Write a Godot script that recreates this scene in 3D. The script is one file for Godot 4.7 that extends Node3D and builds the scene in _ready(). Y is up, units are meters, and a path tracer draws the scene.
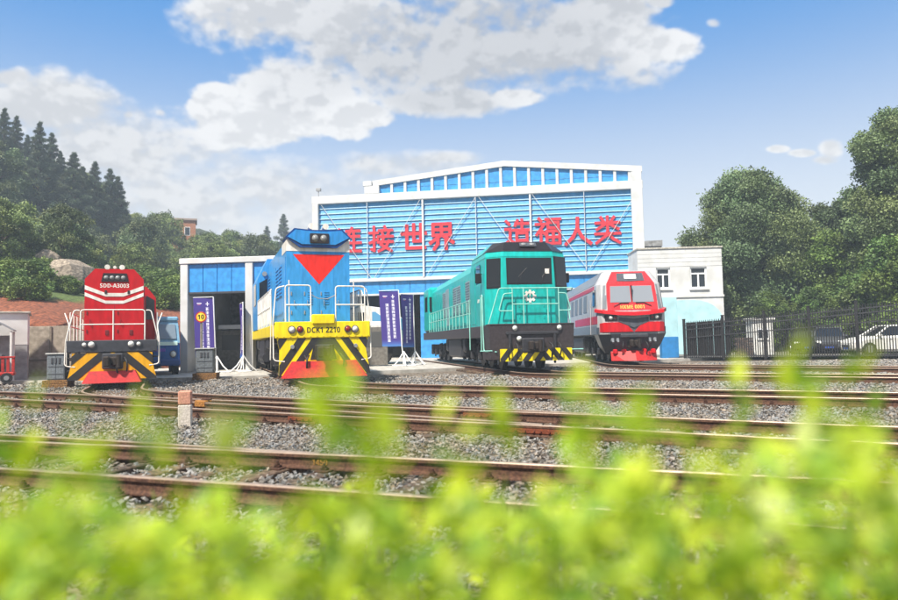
extends Node3D

# ---------------------------------------------------------------- camera model
const EYE := 1.15
const FPX := 700.0
const HOR := 341.0
const ROLL := -1.2
var cam: Camera3D
var used := {}
var tex := {}
var mats := {}

# a pixel of the photograph (898 x 600) as a direction, cut with the level y = h
func dir(px: float, py: float) -> Vector3:
	return cam.global_transform.basis * Vector3((px - 449.0) / FPX, -(py - 300.0) / FPX, -1.0)
func on_ground(px: float, py: float, h := 0.0) -> Vector3:
	var d := dir(px, py)
	var t := (h - EYE) / d.y
	return Vector3(d.x * t, h, d.z * t)
func at(px: float, py: float, dist: float) -> Vector3:
	var d := dir(px, py)
	var t := -dist / d.z
	return Vector3(0, EYE, 0) + d * t

# ---------------------------------------------------------------- mesh builder
class MB:
	var v := PackedVector3Array()
	var n := PackedVector3Array()
	var u := PackedVector2Array()
	var c := PackedColorArray()
	var xf := Transform3D.IDENTITY
	func tri(a: Vector3, b: Vector3, d: Vector3, out: Vector3) -> void:
		a = xf * a; b = xf * b; d = xf * d
		out = xf.basis * out
		var nn := (b - a).cross(d - a)
		if nn.length_squared() < 1e-14: return
		if nn.dot(out) < 0.0:
			var t := b; b = d; d = t
			nn = -nn
		nn = nn.normalized()
		v.append_array([a, d, b]); n.append_array([nn, nn, nn])
		u.append_array([Vector2.ZERO, Vector2.ZERO, Vector2.ZERO])
	func quad(a: Vector3, b: Vector3, d: Vector3, e: Vector3, out: Vector3) -> void:
		tri(a, b, d, out); tri(a, d, e, out)
	# smooth triangle with its own normals
	func stri(a: Vector3, b: Vector3, d: Vector3, na: Vector3, nb: Vector3, nd: Vector3) -> void:
		var nn := (b - a).cross(d - a)
		if nn.length_squared() < 1e-16: return
		if nn.dot(na + nb + nd) < 0.0:
			var t := b; b = d; d = t
			t = nb; nb = nd; nd = t
		v.append_array([xf * a, xf * d, xf * b])
		n.append_array([(xf.basis * na).normalized(), (xf.basis * nd).normalized(), (xf.basis * nb).normalized()])
		u.append_array([Vector2.ZERO, Vector2.ZERO, Vector2.ZERO])
	func uvquad(a: Vector3, b: Vector3, d: Vector3, e: Vector3, out: Vector3) -> void:   # a top-left, b top-right, d bottom-right, e bottom-left
		var ps := [xf * a, xf * b, xf * d, xf * e]
		var us := [Vector2(0, 0), Vector2(1, 0), Vector2(1, 1), Vector2(0, 1)]
		var nn := (xf.basis * out).normalized()
		var order := [0, 1, 2, 0, 2, 3]
		var test: Vector3 = (ps[1] - ps[0]).cross(ps[2] - ps[0])
		if test.dot(nn) > 0.0: order = [0, 2, 1, 0, 3, 2]
		for i in order:
			v.append(ps[i]); n.append(nn); u.append(us[i])
	# chamfered box, centre p, full size s
	func box(p: Vector3, s: Vector3, b := 0.0) -> void:
		var h := s * 0.5
		b = min(b, min(h.x, min(h.y, h.z)) * 0.9)
		if b <= 0.0:
			for ax in 3:
				for sg in [-1.0, 1.0]:
					var o := Vector3.ZERO; o[ax] = sg
					var e1 := Vector3.ZERO; e1[(ax + 1) % 3] = h[(ax + 1) % 3]
					var e2 := Vector3.ZERO; e2[(ax + 2) % 3] = h[(ax + 2) % 3]
					var q := p + o * h[ax]
					quad(q - e1 - e2, q + e1 - e2, q + e1 + e2, q - e1 + e2, o)
			return
		for ax in 3:
			var a1 := (ax + 1) % 3
			var a2 := (ax + 2) % 3
			for sg in [-1.0, 1.0]:
				var o := Vector3.ZERO; o[ax] = sg
				var e1 := Vector3.ZERO; e1[a1] = h[a1] - b
				var e2 := Vector3.ZERO; e2[a2] = h[a2] - b
				var q := p + o * h[ax]
				quad(q - e1 - e2, q + e1 - e2, q + e1 + e2, q - e1 + e2, o)
			for s1 in [-1.0, 1.0]:
				for s2 in [-1.0, 1.0]:
					var e := Vector3.ZERO; e[ax] = h[ax] - b
					var f := Vector3.ZERO; f[a1] = s1 * h[a1]; f[a2] = s2 * (h[a2] - b)
					var g := Vector3.ZERO; g[a1] = s1 * (h[a1] - b); g[a2] = s2 * h[a2]
					quad(p + f - e, p + f + e, p + g + e, p + g - e, f + g)
		for sx in [-1.0, 1.0]:
			for sy in [-1.0, 1.0]:
				for sz in [-1.0, 1.0]:
					var k := Vector3(sx, sy, sz)
					tri(p + k * Vector3(h.x, h.y - b, h.z - b), p + k * Vector3(h.x - b, h.y, h.z - b), p + k * Vector3(h.x - b, h.y - b, h.z), k)
	# box by corners
	func bx(x0: float, x1: float, y0: float, y1: float, z0: float, z1: float, b := 0.0) -> void:
		box(Vector3(x0 + x1, y0 + y1, z0 + z1) * 0.5, Vector3(absf(x1 - x0), absf(y1 - y0), absf(z1 - z0)), b)
	func cyl(a: Vector3, b: Vector3, r0: float, r1 := -1.0, seg := 12, caps := true) -> void:
		if r1 < 0.0: r1 = r0
		var ax := (b - a).normalized()
		var s := ax.cross(Vector3.UP if absf(ax.y) < 0.9 else Vector3.RIGHT).normalized()
		var t := ax.cross(s)
		for i in seg:
			var p := TAU * i / seg
			var q := TAU * (i + 1) / seg
			var d0 := s * cos(p) + t * sin(p)
			var d1 := s * cos(q) + t * sin(q)
			stri(a + d0 * r0, b + d0 * r1, b + d1 * r1, d0, d0, d1)
			stri(a + d0 * r0, b + d1 * r1, a + d1 * r0, d0, d1, d1)
			if caps:
				tri(a, a + d0 * r0, a + d1 * r0, -ax)
				tri(b, b + d0 * r1, b + d1 * r1, ax)
	func tube(pts: Array, r: float, seg := 8, r1 := -1.0) -> void:
		if r1 < 0.0: r1 = r
		var k := pts.size()
		var rings := []
		var s := Vector3.ZERO
		for i in k:
			var d: Vector3 = (pts[mini(i + 1, k - 1)] - pts[maxi(i - 1, 0)]).normalized()
			if i == 0:
				s = d.cross(Vector3.UP if absf(d.y) < 0.9 else Vector3.RIGHT).normalized()
			else:
				s = (s - d * s.dot(d)).normalized()
			var t := d.cross(s)
			var rr := lerpf(r, r1, float(i) / maxf(1.0, k - 1.0))
			var ring := []
			for j in seg:
				var a := TAU * j / seg
				ring.append([pts[i] + (s * cos(a) + t * sin(a)) * rr, s * cos(a) + t * sin(a)])
			rings.append(ring)
		for i in k - 1:
			for j in seg:
				var m := (j + 1) % seg
				var A = rings[i][j]; var B = rings[i][m]; var C = rings[i + 1][m]; var D = rings[i + 1][j]
				stri(A[0], B[0], C[0], A[1], B[1], C[1]); stri(A[0], C[0], D[0], A[1], C[1], D[1])
		for e in [0, k - 1]:
			var o: Vector3 = (pts[0] - pts[1]) if e == 0 else (pts[k - 1] - pts[k - 2])
			for j in range(1, seg - 1):
				tri(rings[e][0][0], rings[e][j][0], rings[e][j + 1][0], o)
	# polygon in the xy plane extruded from z0 to z1
	func prism(poly: PackedVector2Array, z0: float, z1: float) -> void:
		if Geometry2D.is_polygon_clockwise(poly):
			poly = poly.duplicate(); poly.reverse()
		var ix := Geometry2D.triangulate_polygon(poly)
		var up := Vector3(0, 0, signf(z1 - z0))
		for i in range(0, ix.size(), 3):
			var a := poly[ix[i]]; var b := poly[ix[i + 1]]; var d := poly[ix[i + 2]]
			tri(Vector3(a.x, a.y, z0), Vector3(b.x, b.y, z0), Vector3(d.x, d.y, z0), -up)
			tri(Vector3(a.x, a.y, z1), Vector3(b.x, b.y, z1), Vector3(d.x, d.y, z1), up)
		for i in poly.size():
			var a := poly[i]; var b := poly[(i + 1) % poly.size()]
			var o := Vector3(b.y - a.y, a.x - b.x, 0)
			quad(Vector3(a.x, a.y, z0), Vector3(b.x, b.y, z0), Vector3(b.x, b.y, z1), Vector3(a.x, a.y, z1), o)
	# side profile (z, y) extruded from x0 to x1
	func prism_side(x0: float, x1: float, pts: Array) -> void:
		var keep := xf
		var poly := PackedVector2Array()
		for p in pts: poly.append(Vector2(-p.x, p.y))
		xf = keep * Transform3D(Basis(Vector3(0, 0, -1), Vector3(0, 1, 0), Vector3(1, 0, 0)), Vector3.ZERO)
		prism(poly, x0, x1)
		xf = keep
	# skin between rings of points (each ring closed), flat shaded, with end caps
	func loft(rings: Array, caps := true, smooth := false) -> void:
		var m: int = rings[0].size()
		var mid := []
		for r in rings:
			var c0 := Vector3.ZERO
			for p in r: c0 += p
			mid.append(c0 / m)
		for i in rings.size() - 1:
			for j in m:
				var k := (j + 1) % m
				var a: Vector3 = rings[i][j]; var b: Vector3 = rings[i][k]
				var d: Vector3 = rings[i + 1][k]; var e: Vector3 = rings[i + 1][j]
				var o: Vector3 = (a + b + d + e) * 0.25 - (mid[i] + mid[i + 1]) * 0.5
				if smooth:
					stri(a, b, d, a - mid[i], b - mid[i], d - mid[i + 1]); stri(a, d, e, a - mid[i], d - mid[i + 1], e - mid[i + 1])
				else:
					quad(a, b, d, e, o)
		if caps:
			var last := rings.size() - 1
			for j in m:
				var k := (j + 1) % m
				tri(mid[0], rings[0][j], rings[0][k], mid[0] - mid[1])
				tri(mid[last], rings[last][j], rings[last][k], mid[last] - mid[last - 1])
	func sphere(p: Vector3, s: Vector3, seg := 12, rows := 8, half := false) -> void:
		var lo := 0.0 if half else -PI / 2
		for i in rows:
			var a0 := lerpf(lo, PI / 2, float(i) / rows)
			var a1 := lerpf(lo, PI / 2, float(i + 1) / rows)
			for j in seg:
				var b0 := TAU * j / seg
				var b1 := TAU * (j + 1) / seg
				var q := []
				for t in [[a0, b0], [a0, b1], [a1, b1], [a1, b0]]:
					q.append(Vector3(cos(t[0]) * cos(t[1]), sin(t[0]), cos(t[0]) * sin(t[1])))
				stri(p + q[0] * s, p + q[1] * s, p + q[2] * s, q[0], q[1], q[2])
				stri(p + q[0] * s, p + q[2] * s, p + q[3] * s, q[0], q[2], q[3])
	func mesh(m: Material) -> ArrayMesh:
		var a := []
		a.resize(Mesh.ARRAY_MAX)
		a[Mesh.ARRAY_VERTEX] = v; a[Mesh.ARRAY_NORMAL] = n; a[Mesh.ARRAY_TEX_UV] = u
		if c.size() == v.size(): a[Mesh.ARRAY_COLOR] = c
		var am := ArrayMesh.new()
		am.add_surface_from_arrays(Mesh.PRIMITIVE_TRIANGLES, a)
		am.surface_set_material(0, m)
		return am

func numbered(called: String) -> String:
	var k: int = used.get(called, 0)
	used[called] = k + 1
	return called if k == 0 else "%s_%03d" % [called, k]
func meta(o: Node, label: String, category: String, group := "", kind := "") -> void:
	if label: o.set_meta("label", label)
	if category: o.set_meta("category", category)
	if group: o.set_meta("group", group)
	if kind: o.set_meta("kind", kind)
func thing(called: String, label: String, category: String, pos := Vector3.ZERO, turn := 0.0, group := "") -> Node3D:
	var o := Node3D.new()
	o.name = numbered(called)
	add_child(o)
	o.position = pos
	o.rotation_degrees.y = turn
	meta(o, label, category, group)
	return o
func part(parent: Node, called: String, b, m: Material = null) -> MeshInstance3D:
	var o := MeshInstance3D.new()
	o.mesh = b.mesh(m) if b is MB else b
	if parent == self:
		o.name = numbered(called)
		add_child(o)
	else:
		o.name = called
		parent.add_child(o, true)
	return o
func copy(o: Node3D, pos: Vector3, turn: float, label := "") -> Node3D:
	var r := o.duplicate()
	r.name = numbered(String(o.name).split("_0")[0])
	add_child(r)
	r.position = pos
	r.rotation_degrees.y = turn
	if label: r.set_meta("label", label)
	return r
func cs(r: float, g: float, b: float) -> Color:      # 0..255 sRGB
	return Color(r / 255.0, g / 255.0, b / 255.0)

# ---------------------------------------------------------------- textures and materials
func noise(freq: float, oct: int, sd: int, typ := FastNoiseLite.TYPE_SIMPLEX_SMOOTH) -> FastNoiseLite:
	var f := FastNoiseLite.new()
	f.noise_type = typ; f.seed = sd; f.frequency = freq
	f.fractal_type = FastNoiseLite.FRACTAL_FBM; f.fractal_octaves = oct
	return f
func noise_tex(key: String, size: int, freq: float, oct: int, sd: int, lo: Color, hi: Color, contrast := 1.0, typ := FastNoiseLite.TYPE_SIMPLEX_SMOOTH, stretch := 1) -> ImageTexture:
	if tex.has(key): return tex[key]
	var im := noise(freq, oct, sd, typ).get_seamless_image(size, size)
	im.convert(Image.FORMAT_RGB8)
	if stretch > 1:
		im.resize(size, size / stretch)
		var tall := Image.create(size, size, false, Image.FORMAT_RGB8)
		im.resize(size, size, Image.INTERPOLATE_CUBIC)
		tall.copy_from(im)
		im = tall
	for y in size:
		for x in size:
			var t := clampf((im.get_pixel(x, y).r - 0.5) * contrast + 0.5, 0, 1)
			im.set_pixel(x, y, lo.lerp(hi, t))
	im.generate_mipmaps()
	tex[key] = ImageTexture.create_from_image(im)
	return tex[key]
func mat(key: String, col := Color.WHITE, rough := 0.6, metal := 0.0, grime := "", scale := 0.5) -> StandardMaterial3D:
	if mats.has(key): return mats[key]
	var m := StandardMaterial3D.new()
	m.resource_name = key
	m.albedo_color = col; m.roughness = rough; m.metallic = metal
	if grime:
		m.albedo_texture = tex[grime]
		m.uv1_triplanar = true; m.uv1_world_triplanar = true
		m.uv1_scale = Vector3.ONE * scale
	mats[key] = m
	return m
func paint(key: String, col: Color, rough := 0.32) -> StandardMaterial3D:
	if mats.has(key): return mats[key]
	var m := mat(key, col, rough, 0.0, "streak", 1.0)
	m.uv1_scale = Vector3(0.5, 0.13, 0.5)
	m.clearcoat_enabled = true; m.clearcoat = 0.12; m.clearcoat_roughness = 0.12
	m.metallic_specular = 0.32
	return m

# ================================================================ scene
func _ready() -> void:
	# ---- camera
	cam = Camera3D.new()
	cam.name = "camera"
	add_child(cam)
	cam.position = Vector3(0, EYE, 0)
	cam.rotation_degrees = Vector3(rad_to_deg(atan((HOR - 300.0) / FPX)), 0, ROLL)
	var lens := CameraAttributesPhysical.new()
	lens.frustum_focal_length = 28.0 * FPX / 700.0      # 24 mm high sensor
	lens.exposure_aperture = 1.35
	lens.frustum_focus_distance = 21.0
	lens.frustum_near = 0.05
	lens.frustum_far = 2000.0
	cam.attributes = lens
	cam.fov = rad_to_deg(2.0 * atan(300.0 / FPX))
	cam.near = 0.05
	cam.far = 2000.0
	cam.current = true
	# ---- sky, exposure, haze
	var env := Environment.new()
	env.background_mode = Environment.BG_SKY
	env.tonemap_mode = Environment.TONE_MAPPER_LINEAR
	env.tonemap_exposure = EXPO
	var sky := Sky.new()
	var pano := PanoramaSkyMaterial.new()
	pano.panorama = sky_texture()
	sky.sky_material = pano
	env.sky = sky
	env.sdfgi_enabled = true; env.ssao_enabled = true; env.ssil_enabled = true
	env.fog_enabled = true
	env.fog_density = 0.0016
	env.fog_light_color = Color(0.86, 0.93, 1.0)
	var we := WorldEnvironment.new()
	we.name = "world"
	we.environment = env
	add_child(we)
	# ---- sun: high, behind the camera and to its left, through thin cloud
	var sun := DirectionalLight3D.new()
	sun.name = "sun"
	add_child(sun)
	sun.light_energy = 1.6
	sun.light_color = Color(1.0, 0.965, 0.91)
	sun.light_angular_distance = 3.0
	sun.shadow_enabled = true
	sun.look_at_from_position(Vector3(-0.38, 1.0, 0.60) * 50.0, Vector3.ZERO, Vector3.UP)
	# ---- textures and stock materials
	stock()
	ground()
	tracks()
	ballast()
	hill()
	shed()
	hall()
	annex()
	left_yard()
	red_loco()
	blue_loco()
	green_loco()
	silver_loco()
	white_railcar()
	blue_truck()
	yard_furniture()
	fence_and_cars()
	trees()
	hedge()

const EXPO := 1.8

func stock() -> void:
	noise_tex("wear", 512, 0.012, 5, 3, Color(0.86, 0.86, 0.85), Color(1, 1, 1), 1.8)
	noise_tex("dirt", 512, 0.02, 5, 9, Color(0.74, 0.73, 0.71), Color(1, 1, 1), 1.3)
	noise_tex("plaster", 512, 0.008, 6, 15, Color(0.90, 0.895, 0.88), Color(1, 1, 1), 1.3)
	noise_tex("rust", 512, 0.03, 5, 21, Color(0.52, 0.42, 0.36), Color(1.0, 0.94, 0.88), 1.7)
	noise_tex("streak", 512, 0.02, 5, 17, Color(0.86, 0.845, 0.82), Color(1, 1, 1), 1.5)
	noise_tex("soil", 512, 0.02, 5, 31, Color(0.55, 0.52, 0.50), Color(1.0, 0.97, 0.93), 1.8)
	noise_tex("grain", 256, 0.09, 3, 41, Color(0.7, 0.7, 0.7), Color(1, 1, 1), 1.6)

# ---------------------------------------------------------------- the sky
func sky_texture() -> ImageTexture:
	var W := 4096
	var H := 2048
	var n1 := noise(2.2, 5, 11)
	var n2 := noise(9.0, 4, 12)
	var n3 := noise(1.6, 3, 13)
	# cloud masses: place in the photograph, half widths, brightness, softness
	var blobs := [
		[300, 18, 140, 42, 0.93, 0.6], [430, 45, 200, 66, 0.85, 0.75], [550, 38, 140, 60, 0.85, 0.75], [600, 12, 70, 26, 0.9, 0.4],
		[250, 128, 78, 26, 1.0, 0.12], [215, 108, 36, 24, 1.0, 0.08], [350, 118, 44, 24, 1.0, 0.12], [300, 90, 70, 44, 0.95, 0.3],
		[640, 44, 66, 24, 1.0, 0.12], [512, 97, 34, 11, 1.0, 0.15], [450, 100, 80, 18, 0.86, 0.7],
		[40, 108, 110, 38, 0.93, 0.7], [110, 155, 150, 66, 0.93, 0.9], [190, 205, 230, 56, 0.95, 1.1], [390, 165, 90, 16, 0.93, 1.2], [270, 190, 170, 40, 0.94, 1.4],
		[128, 115, 9, 6, 0.97, 0.6], [160, 113, 8, 5, 0.95, 0.7], [778, 149, 12, 4, 0.97, 0.5], [803, 153, 15, 4, 0.97, 0.5], [832, 149, 14, 12, 0.98, 0.6], [826, 160, 15, 5, 0.95, 0.9],
		[660, 2, 18, 7, 0.97, 0.5], [714, 23, 9, 6, 0.95, 0.8], [8, 78, 30, 12, 0.96, 0.6], [445, 158, 40, 8, 0.94, 1.2]]
	var inv := cam.global_transform.basis.inverse()
	var paint_px := func(d: Vector3) -> Color:
		var el := rad_to_deg(asin(clampf(d.y, 0.0, 1.0)))
		# clear air: pale at the horizon, blue above
		var t := smoothstep(3.0, 27.0, el)
		var c := Color(0.90, 0.95, 0.985).lerp(Color(0.082, 0.335, 0.785), t)
		var l: Vector3 = inv * d
		var best := -1.0
		var bri := 0.0
		var wsum := 0.0
		var softw := 0.0
		var near := 0.0
		if l.z < -0.3:
			var px := 449.0 - l.x / l.z * FPX
			var py := 300.0 + l.y / l.z * FPX
			near = smoothstep(1.0, 0.0, (maxf(absf(px - 449.0) - 520.0, 0.0) + maxf(-py - 60.0, 0.0)) / 160.0)
			for b in blobs:
				var ex: float = (px - b[0]) / b[2]
				var ey: float = (py - b[1]) / b[3]
				var g := 1.0 - (ex * ex + ey * ey)
				if g < -4.0: continue
				best = maxf(best, g)
				var w := exp(3.0 * g)
				bri += w * b[4]; softw += w * b[5]; wsum += w
		var gen := n3.get_noise_3d(d.x * 1.4 + 7.0, d.y * 3.0, d.z * 1.4) * 2.2 + 0.50 - absf(el - 30.0) * 0.006
		if wsum <= 0.0:
			bri = 0.96; softw = 0.6; wsum = 1.0
		bri /= wsum; softw /= wsum
		var cov := lerpf(gen, best, near)
		bri = lerpf(0.96, bri, near)
		softw = lerpf(0.6, softw, near)
		var q := Vector3(d.x, d.y * 1.5, d.z)
		var f := n1.get_noise_3dv(q * 4.0) * 0.95 + n2.get_noise_3dv(q * 4.0) * 0.50
		var a := smoothstep(-0.12, 0.14 + softw * 1.15, cov * 1.2 + f * 0.95)
		if a <= 0.0: return c
		# sunlit heads against greyer bodies
		var o := q + Vector3(-0.010, 0.020, 0.0)
		var f2 := n1.get_noise_3dv(o * 4.0) * 0.95 + n2.get_noise_3dv(o * 4.0) * 0.50
		var lit := clampf(0.5 + (f - f2) * 2.6, 0.0, 1.0)
		var edge := smoothstep(0.9, 0.1, cov)
		var k := clampf(bri * (0.925 + 0.085 * lit + 0.06 * edge), 0.0, 1.0)
		var cl := Color(pow(k, 2.35), pow(k, 2.25), pow(k, 2.05)) * 0.98
		return c.lerp(cl, a * 0.96)
	var coarse := Image.create(1024, 256, false, Image.FORMAT_RGBF)
	var color_at := func(x: float, y: float) -> Color:      # fractions of the panorama
		var th := x * TAU
		var el := (0.5 - y) * PI
		return paint_px.call(Vector3(sin(th) * cos(el), sin(el), -cos(th) * cos(el)))
	for y in 256:
		for x in 1024:
			coarse.set_pixel(x, y, color_at.call((x + 0.5) / 1024.0, (y + 0.5) / 512.0) * (1.0 / EXPO))
	coarse.resize(W, H / 2, Image.INTERPOLATE_BILINEAR)
	var full := Image.create(W, H, false, Image.FORMAT_RGBF)
	full.fill(Color(0.32, 0.33, 0.33))
	full.blit_rect(coarse, Rect2i(0, 0, W, H / 2), Vector2i.ZERO)
	# the part that the lens sees, in full detail
	var half := int(W * 40.0 / 360.0)
	for y in range(int(H * (0.5 - 36.0 / 180.0)), H / 2):
		for xx in range(-half, half):
			var x := posmod(xx, W)
			full.set_pixel(x, y, color_at.call((x + 0.5) / W, (y + 0.5) / H) * (1.0 / EXPO))
	return ImageTexture.create_from_image(full)

# ---------------------------------------------------------------- ground, tracks, ballast
func ground() -> void:
	var b := MB.new()
	b.quad(Vector3(-260, -0.24, -300), Vector3(260, -0.24, -300), Vector3(260, -0.24, 60), Vector3(-260, -0.24, 60), Vector3.UP)
	meta(part(self, "ground", b, mat("yard_soil", cs(132, 124, 114), 0.95, 0, "soil", 0.6)), "", "", "", "structure")
	# concrete apron before the halls
	var a := MB.new()
	var edge := PackedVector2Array([Vector2(-60, 29.5), Vector2(-16, 28.2), Vector2(-9, 28.0), Vector2(-2, 31.2), Vector2(3, 34), Vector2(16, 40.2), Vector2(16, 75), Vector2(-60, 75)])
	a.xf = Transform3D(Basis(Vector3(1, 0, 0), Vector3(0, 0, -1), Vector3(0, 1, 0)), Vector3.ZERO)
	a.prism(edge, -0.24, -0.085)
	meta(part(self, "apron", a, mat("concrete_apron", cs(196, 193, 187), 0.85, 0, "dirt", 0.22)), "", "", "", "structure")

var rail_poly := PackedVector2Array([Vector2(-.066, -.15), Vector2(.066, -.15), Vector2(.066, -.138), Vector2(.012, -.118), Vector2(.010, -.046), Vector2(.036, -.036), Vector2(.036, -.009), Vector2(.024, 0), Vector2(-.024, 0), Vector2(-.036, -.009), Vector2(-.036, -.036), Vector2(-.010, -.046), Vector2(-.012, -.118), Vector2(-.066, -.138)])
var head_poly := PackedVector2Array([Vector2(-.031, -.005), Vector2(.031, -.005), Vector2(.026, .004), Vector2(-.026, .004)])
const GW := 1400
const GH := 900
var railgrid := PackedByteArray()      # 5 cm cells of x -35..35, depth 0..45; 1 = rail, 2 = sleeper
func mark(p: Vector3, r: float, what: int) -> void:
	var k := int(ceil(r / 0.05))
	var cx := int((p.x + 35.0) / 0.05)
	var cy := int(-p.z / 0.05)
	for j in range(-k, k + 1):
		for i in range(-k, k + 1):
			var x := cx + i
			var y := cy + j
			if x >= 0 and x < GW and y >= 0 and y < GH and i * i + j * j <= k * k:
				if railgrid[y * GW + x] != 1: railgrid[y * GW + x] = what

func smooth_line(pts: Array, step := 0.25) -> Array:
	var cu := Curve3D.new()
	cu.bake_interval = 0.1
	for i in pts.size():
		var p: Vector3 = pts[i]
		var t: Vector3 = (pts[mini(i + 1, pts.size() - 1)] - pts[maxi(i - 1, 0)]).normalized()
		var li: float = 0.0 if i == 0 else p.distance_to(pts[i - 1]) * 0.33
		var lo: float = 0.0 if i == pts.size() - 1 else p.distance_to(pts[i + 1]) * 0.33
		cu.add_point(p, -t * li, t * lo)
	var n := int(cu.get_baked_length() / step)
	var out := []
	for i in n + 1:
		out.append(cu.sample_baked(cu.get_baked_length() * i / n, true))
	return out
func offset_line(pts: Array, off: float) -> Array:
	var out := []
	for i in pts.size():
		var d: Vector3 = (pts[mini(i + 1, pts.size() - 1)] - pts[maxi(i - 1, 0)]).normalized()
		out.append(pts[i] + d.cross(Vector3.UP) * off)
	return out
func sweep(b: MB, poly: PackedVector2Array, pts: Array) -> void:
	var rings := []
	for i in pts.size():
		var d: Vector3 = (pts[mini(i + 1, pts.size() - 1)] - pts[maxi(i - 1, 0)]).normalized()
		var s := d.cross(Vector3.UP).normalized()
		var r := []
		for q in poly: r.append(pts[i] + s * q.x + Vector3.UP * q.y)
		rings.append(r)
	var m := poly.size()
	for i in rings.size() - 1:
		for j in m:
			var k := (j + 1) % m
			var e := poly[k] - poly[j]
			var d: Vector3 = (pts[i + 1] - pts[i]).normalized()
			var s := d.cross(Vector3.UP).normalized()
			b.quad(rings[i][j], rings[i][k], rings[i + 1][k], rings[i + 1][j], s * e.y - Vector3.UP * e.x)

var sleeper_meshes := []
var clip_mesh: ArrayMesh
func track(called: String, label: String, ctrl: Array, sleepers := true, from := 0.0, to := 1.0) -> Node3D:
	var pts := smooth_line(ctrl.map(func(q): return Vector3(q[0], 0, -q[1])))
	var t := thing(called, label, "railway track", Vector3.ZERO, 0.0, "")
	var mr: Material = mat("rail_rust", cs(104, 78, 62), 0.8, 0.0, "rust", 1.5)
	var mh := mat("rail_head", cs(166, 146, 130), 0.45, 0.3, "wear", 2.0)
	for sd in [-1, 1]:
		var line := offset_line(pts, sd * 0.755)
		var b := MB.new()
		sweep(b, rail_poly, line)
		var r := part(t, "rail", b, mr)
		var h := MB.new()
		sweep(h, head_poly, line)
		part(r, "running_surface", h, mh)
		for p in line: mark(p, 0.11, 1)
		for i in line.size() - 1: mark((line[i] + line[i + 1]) * 0.5, 0.11, 1)
	if not sleepers: return t
	var every := smooth_line(ctrl.map(func(q): return Vector3(q[0], 0, -q[1])), 0.58)
	var rng := RandomNumberGenerator.new(); rng.seed = 5 + used.size()
	for i in range(1, every.size() - 1):
		var p: Vector3 = every[i]
		var depth := -p.z
		if depth > 34.0 or depth < 1.5 or absf(p.x) > depth * 0.85 + 3.0: continue
		var d: Vector3 = (every[i + 1] - every[i - 1]).normalized()
		var s := d.cross(Vector3.UP)
		var o := part(t, "sleeper", sleeper_meshes[rng.randi() % 3])
		o.transform = Transform3D(Basis(s, Vector3.UP, -d), p + Vector3(0, -0.152 - rng.randf() * 0.006, 0)).rotated_local(Vector3.UP, rng.randf_range(-0.02, 0.02))
		if depth < 22.0:
			for x in [-0.755, 0.755]:
				var c := part(o, "rail_clip", clip_mesh)
				c.position = Vector3(x, 0.0, 0)
		for k in 11: mark(p + s * (k - 5) * 0.22, 0.10, 2)
	return t
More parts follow.
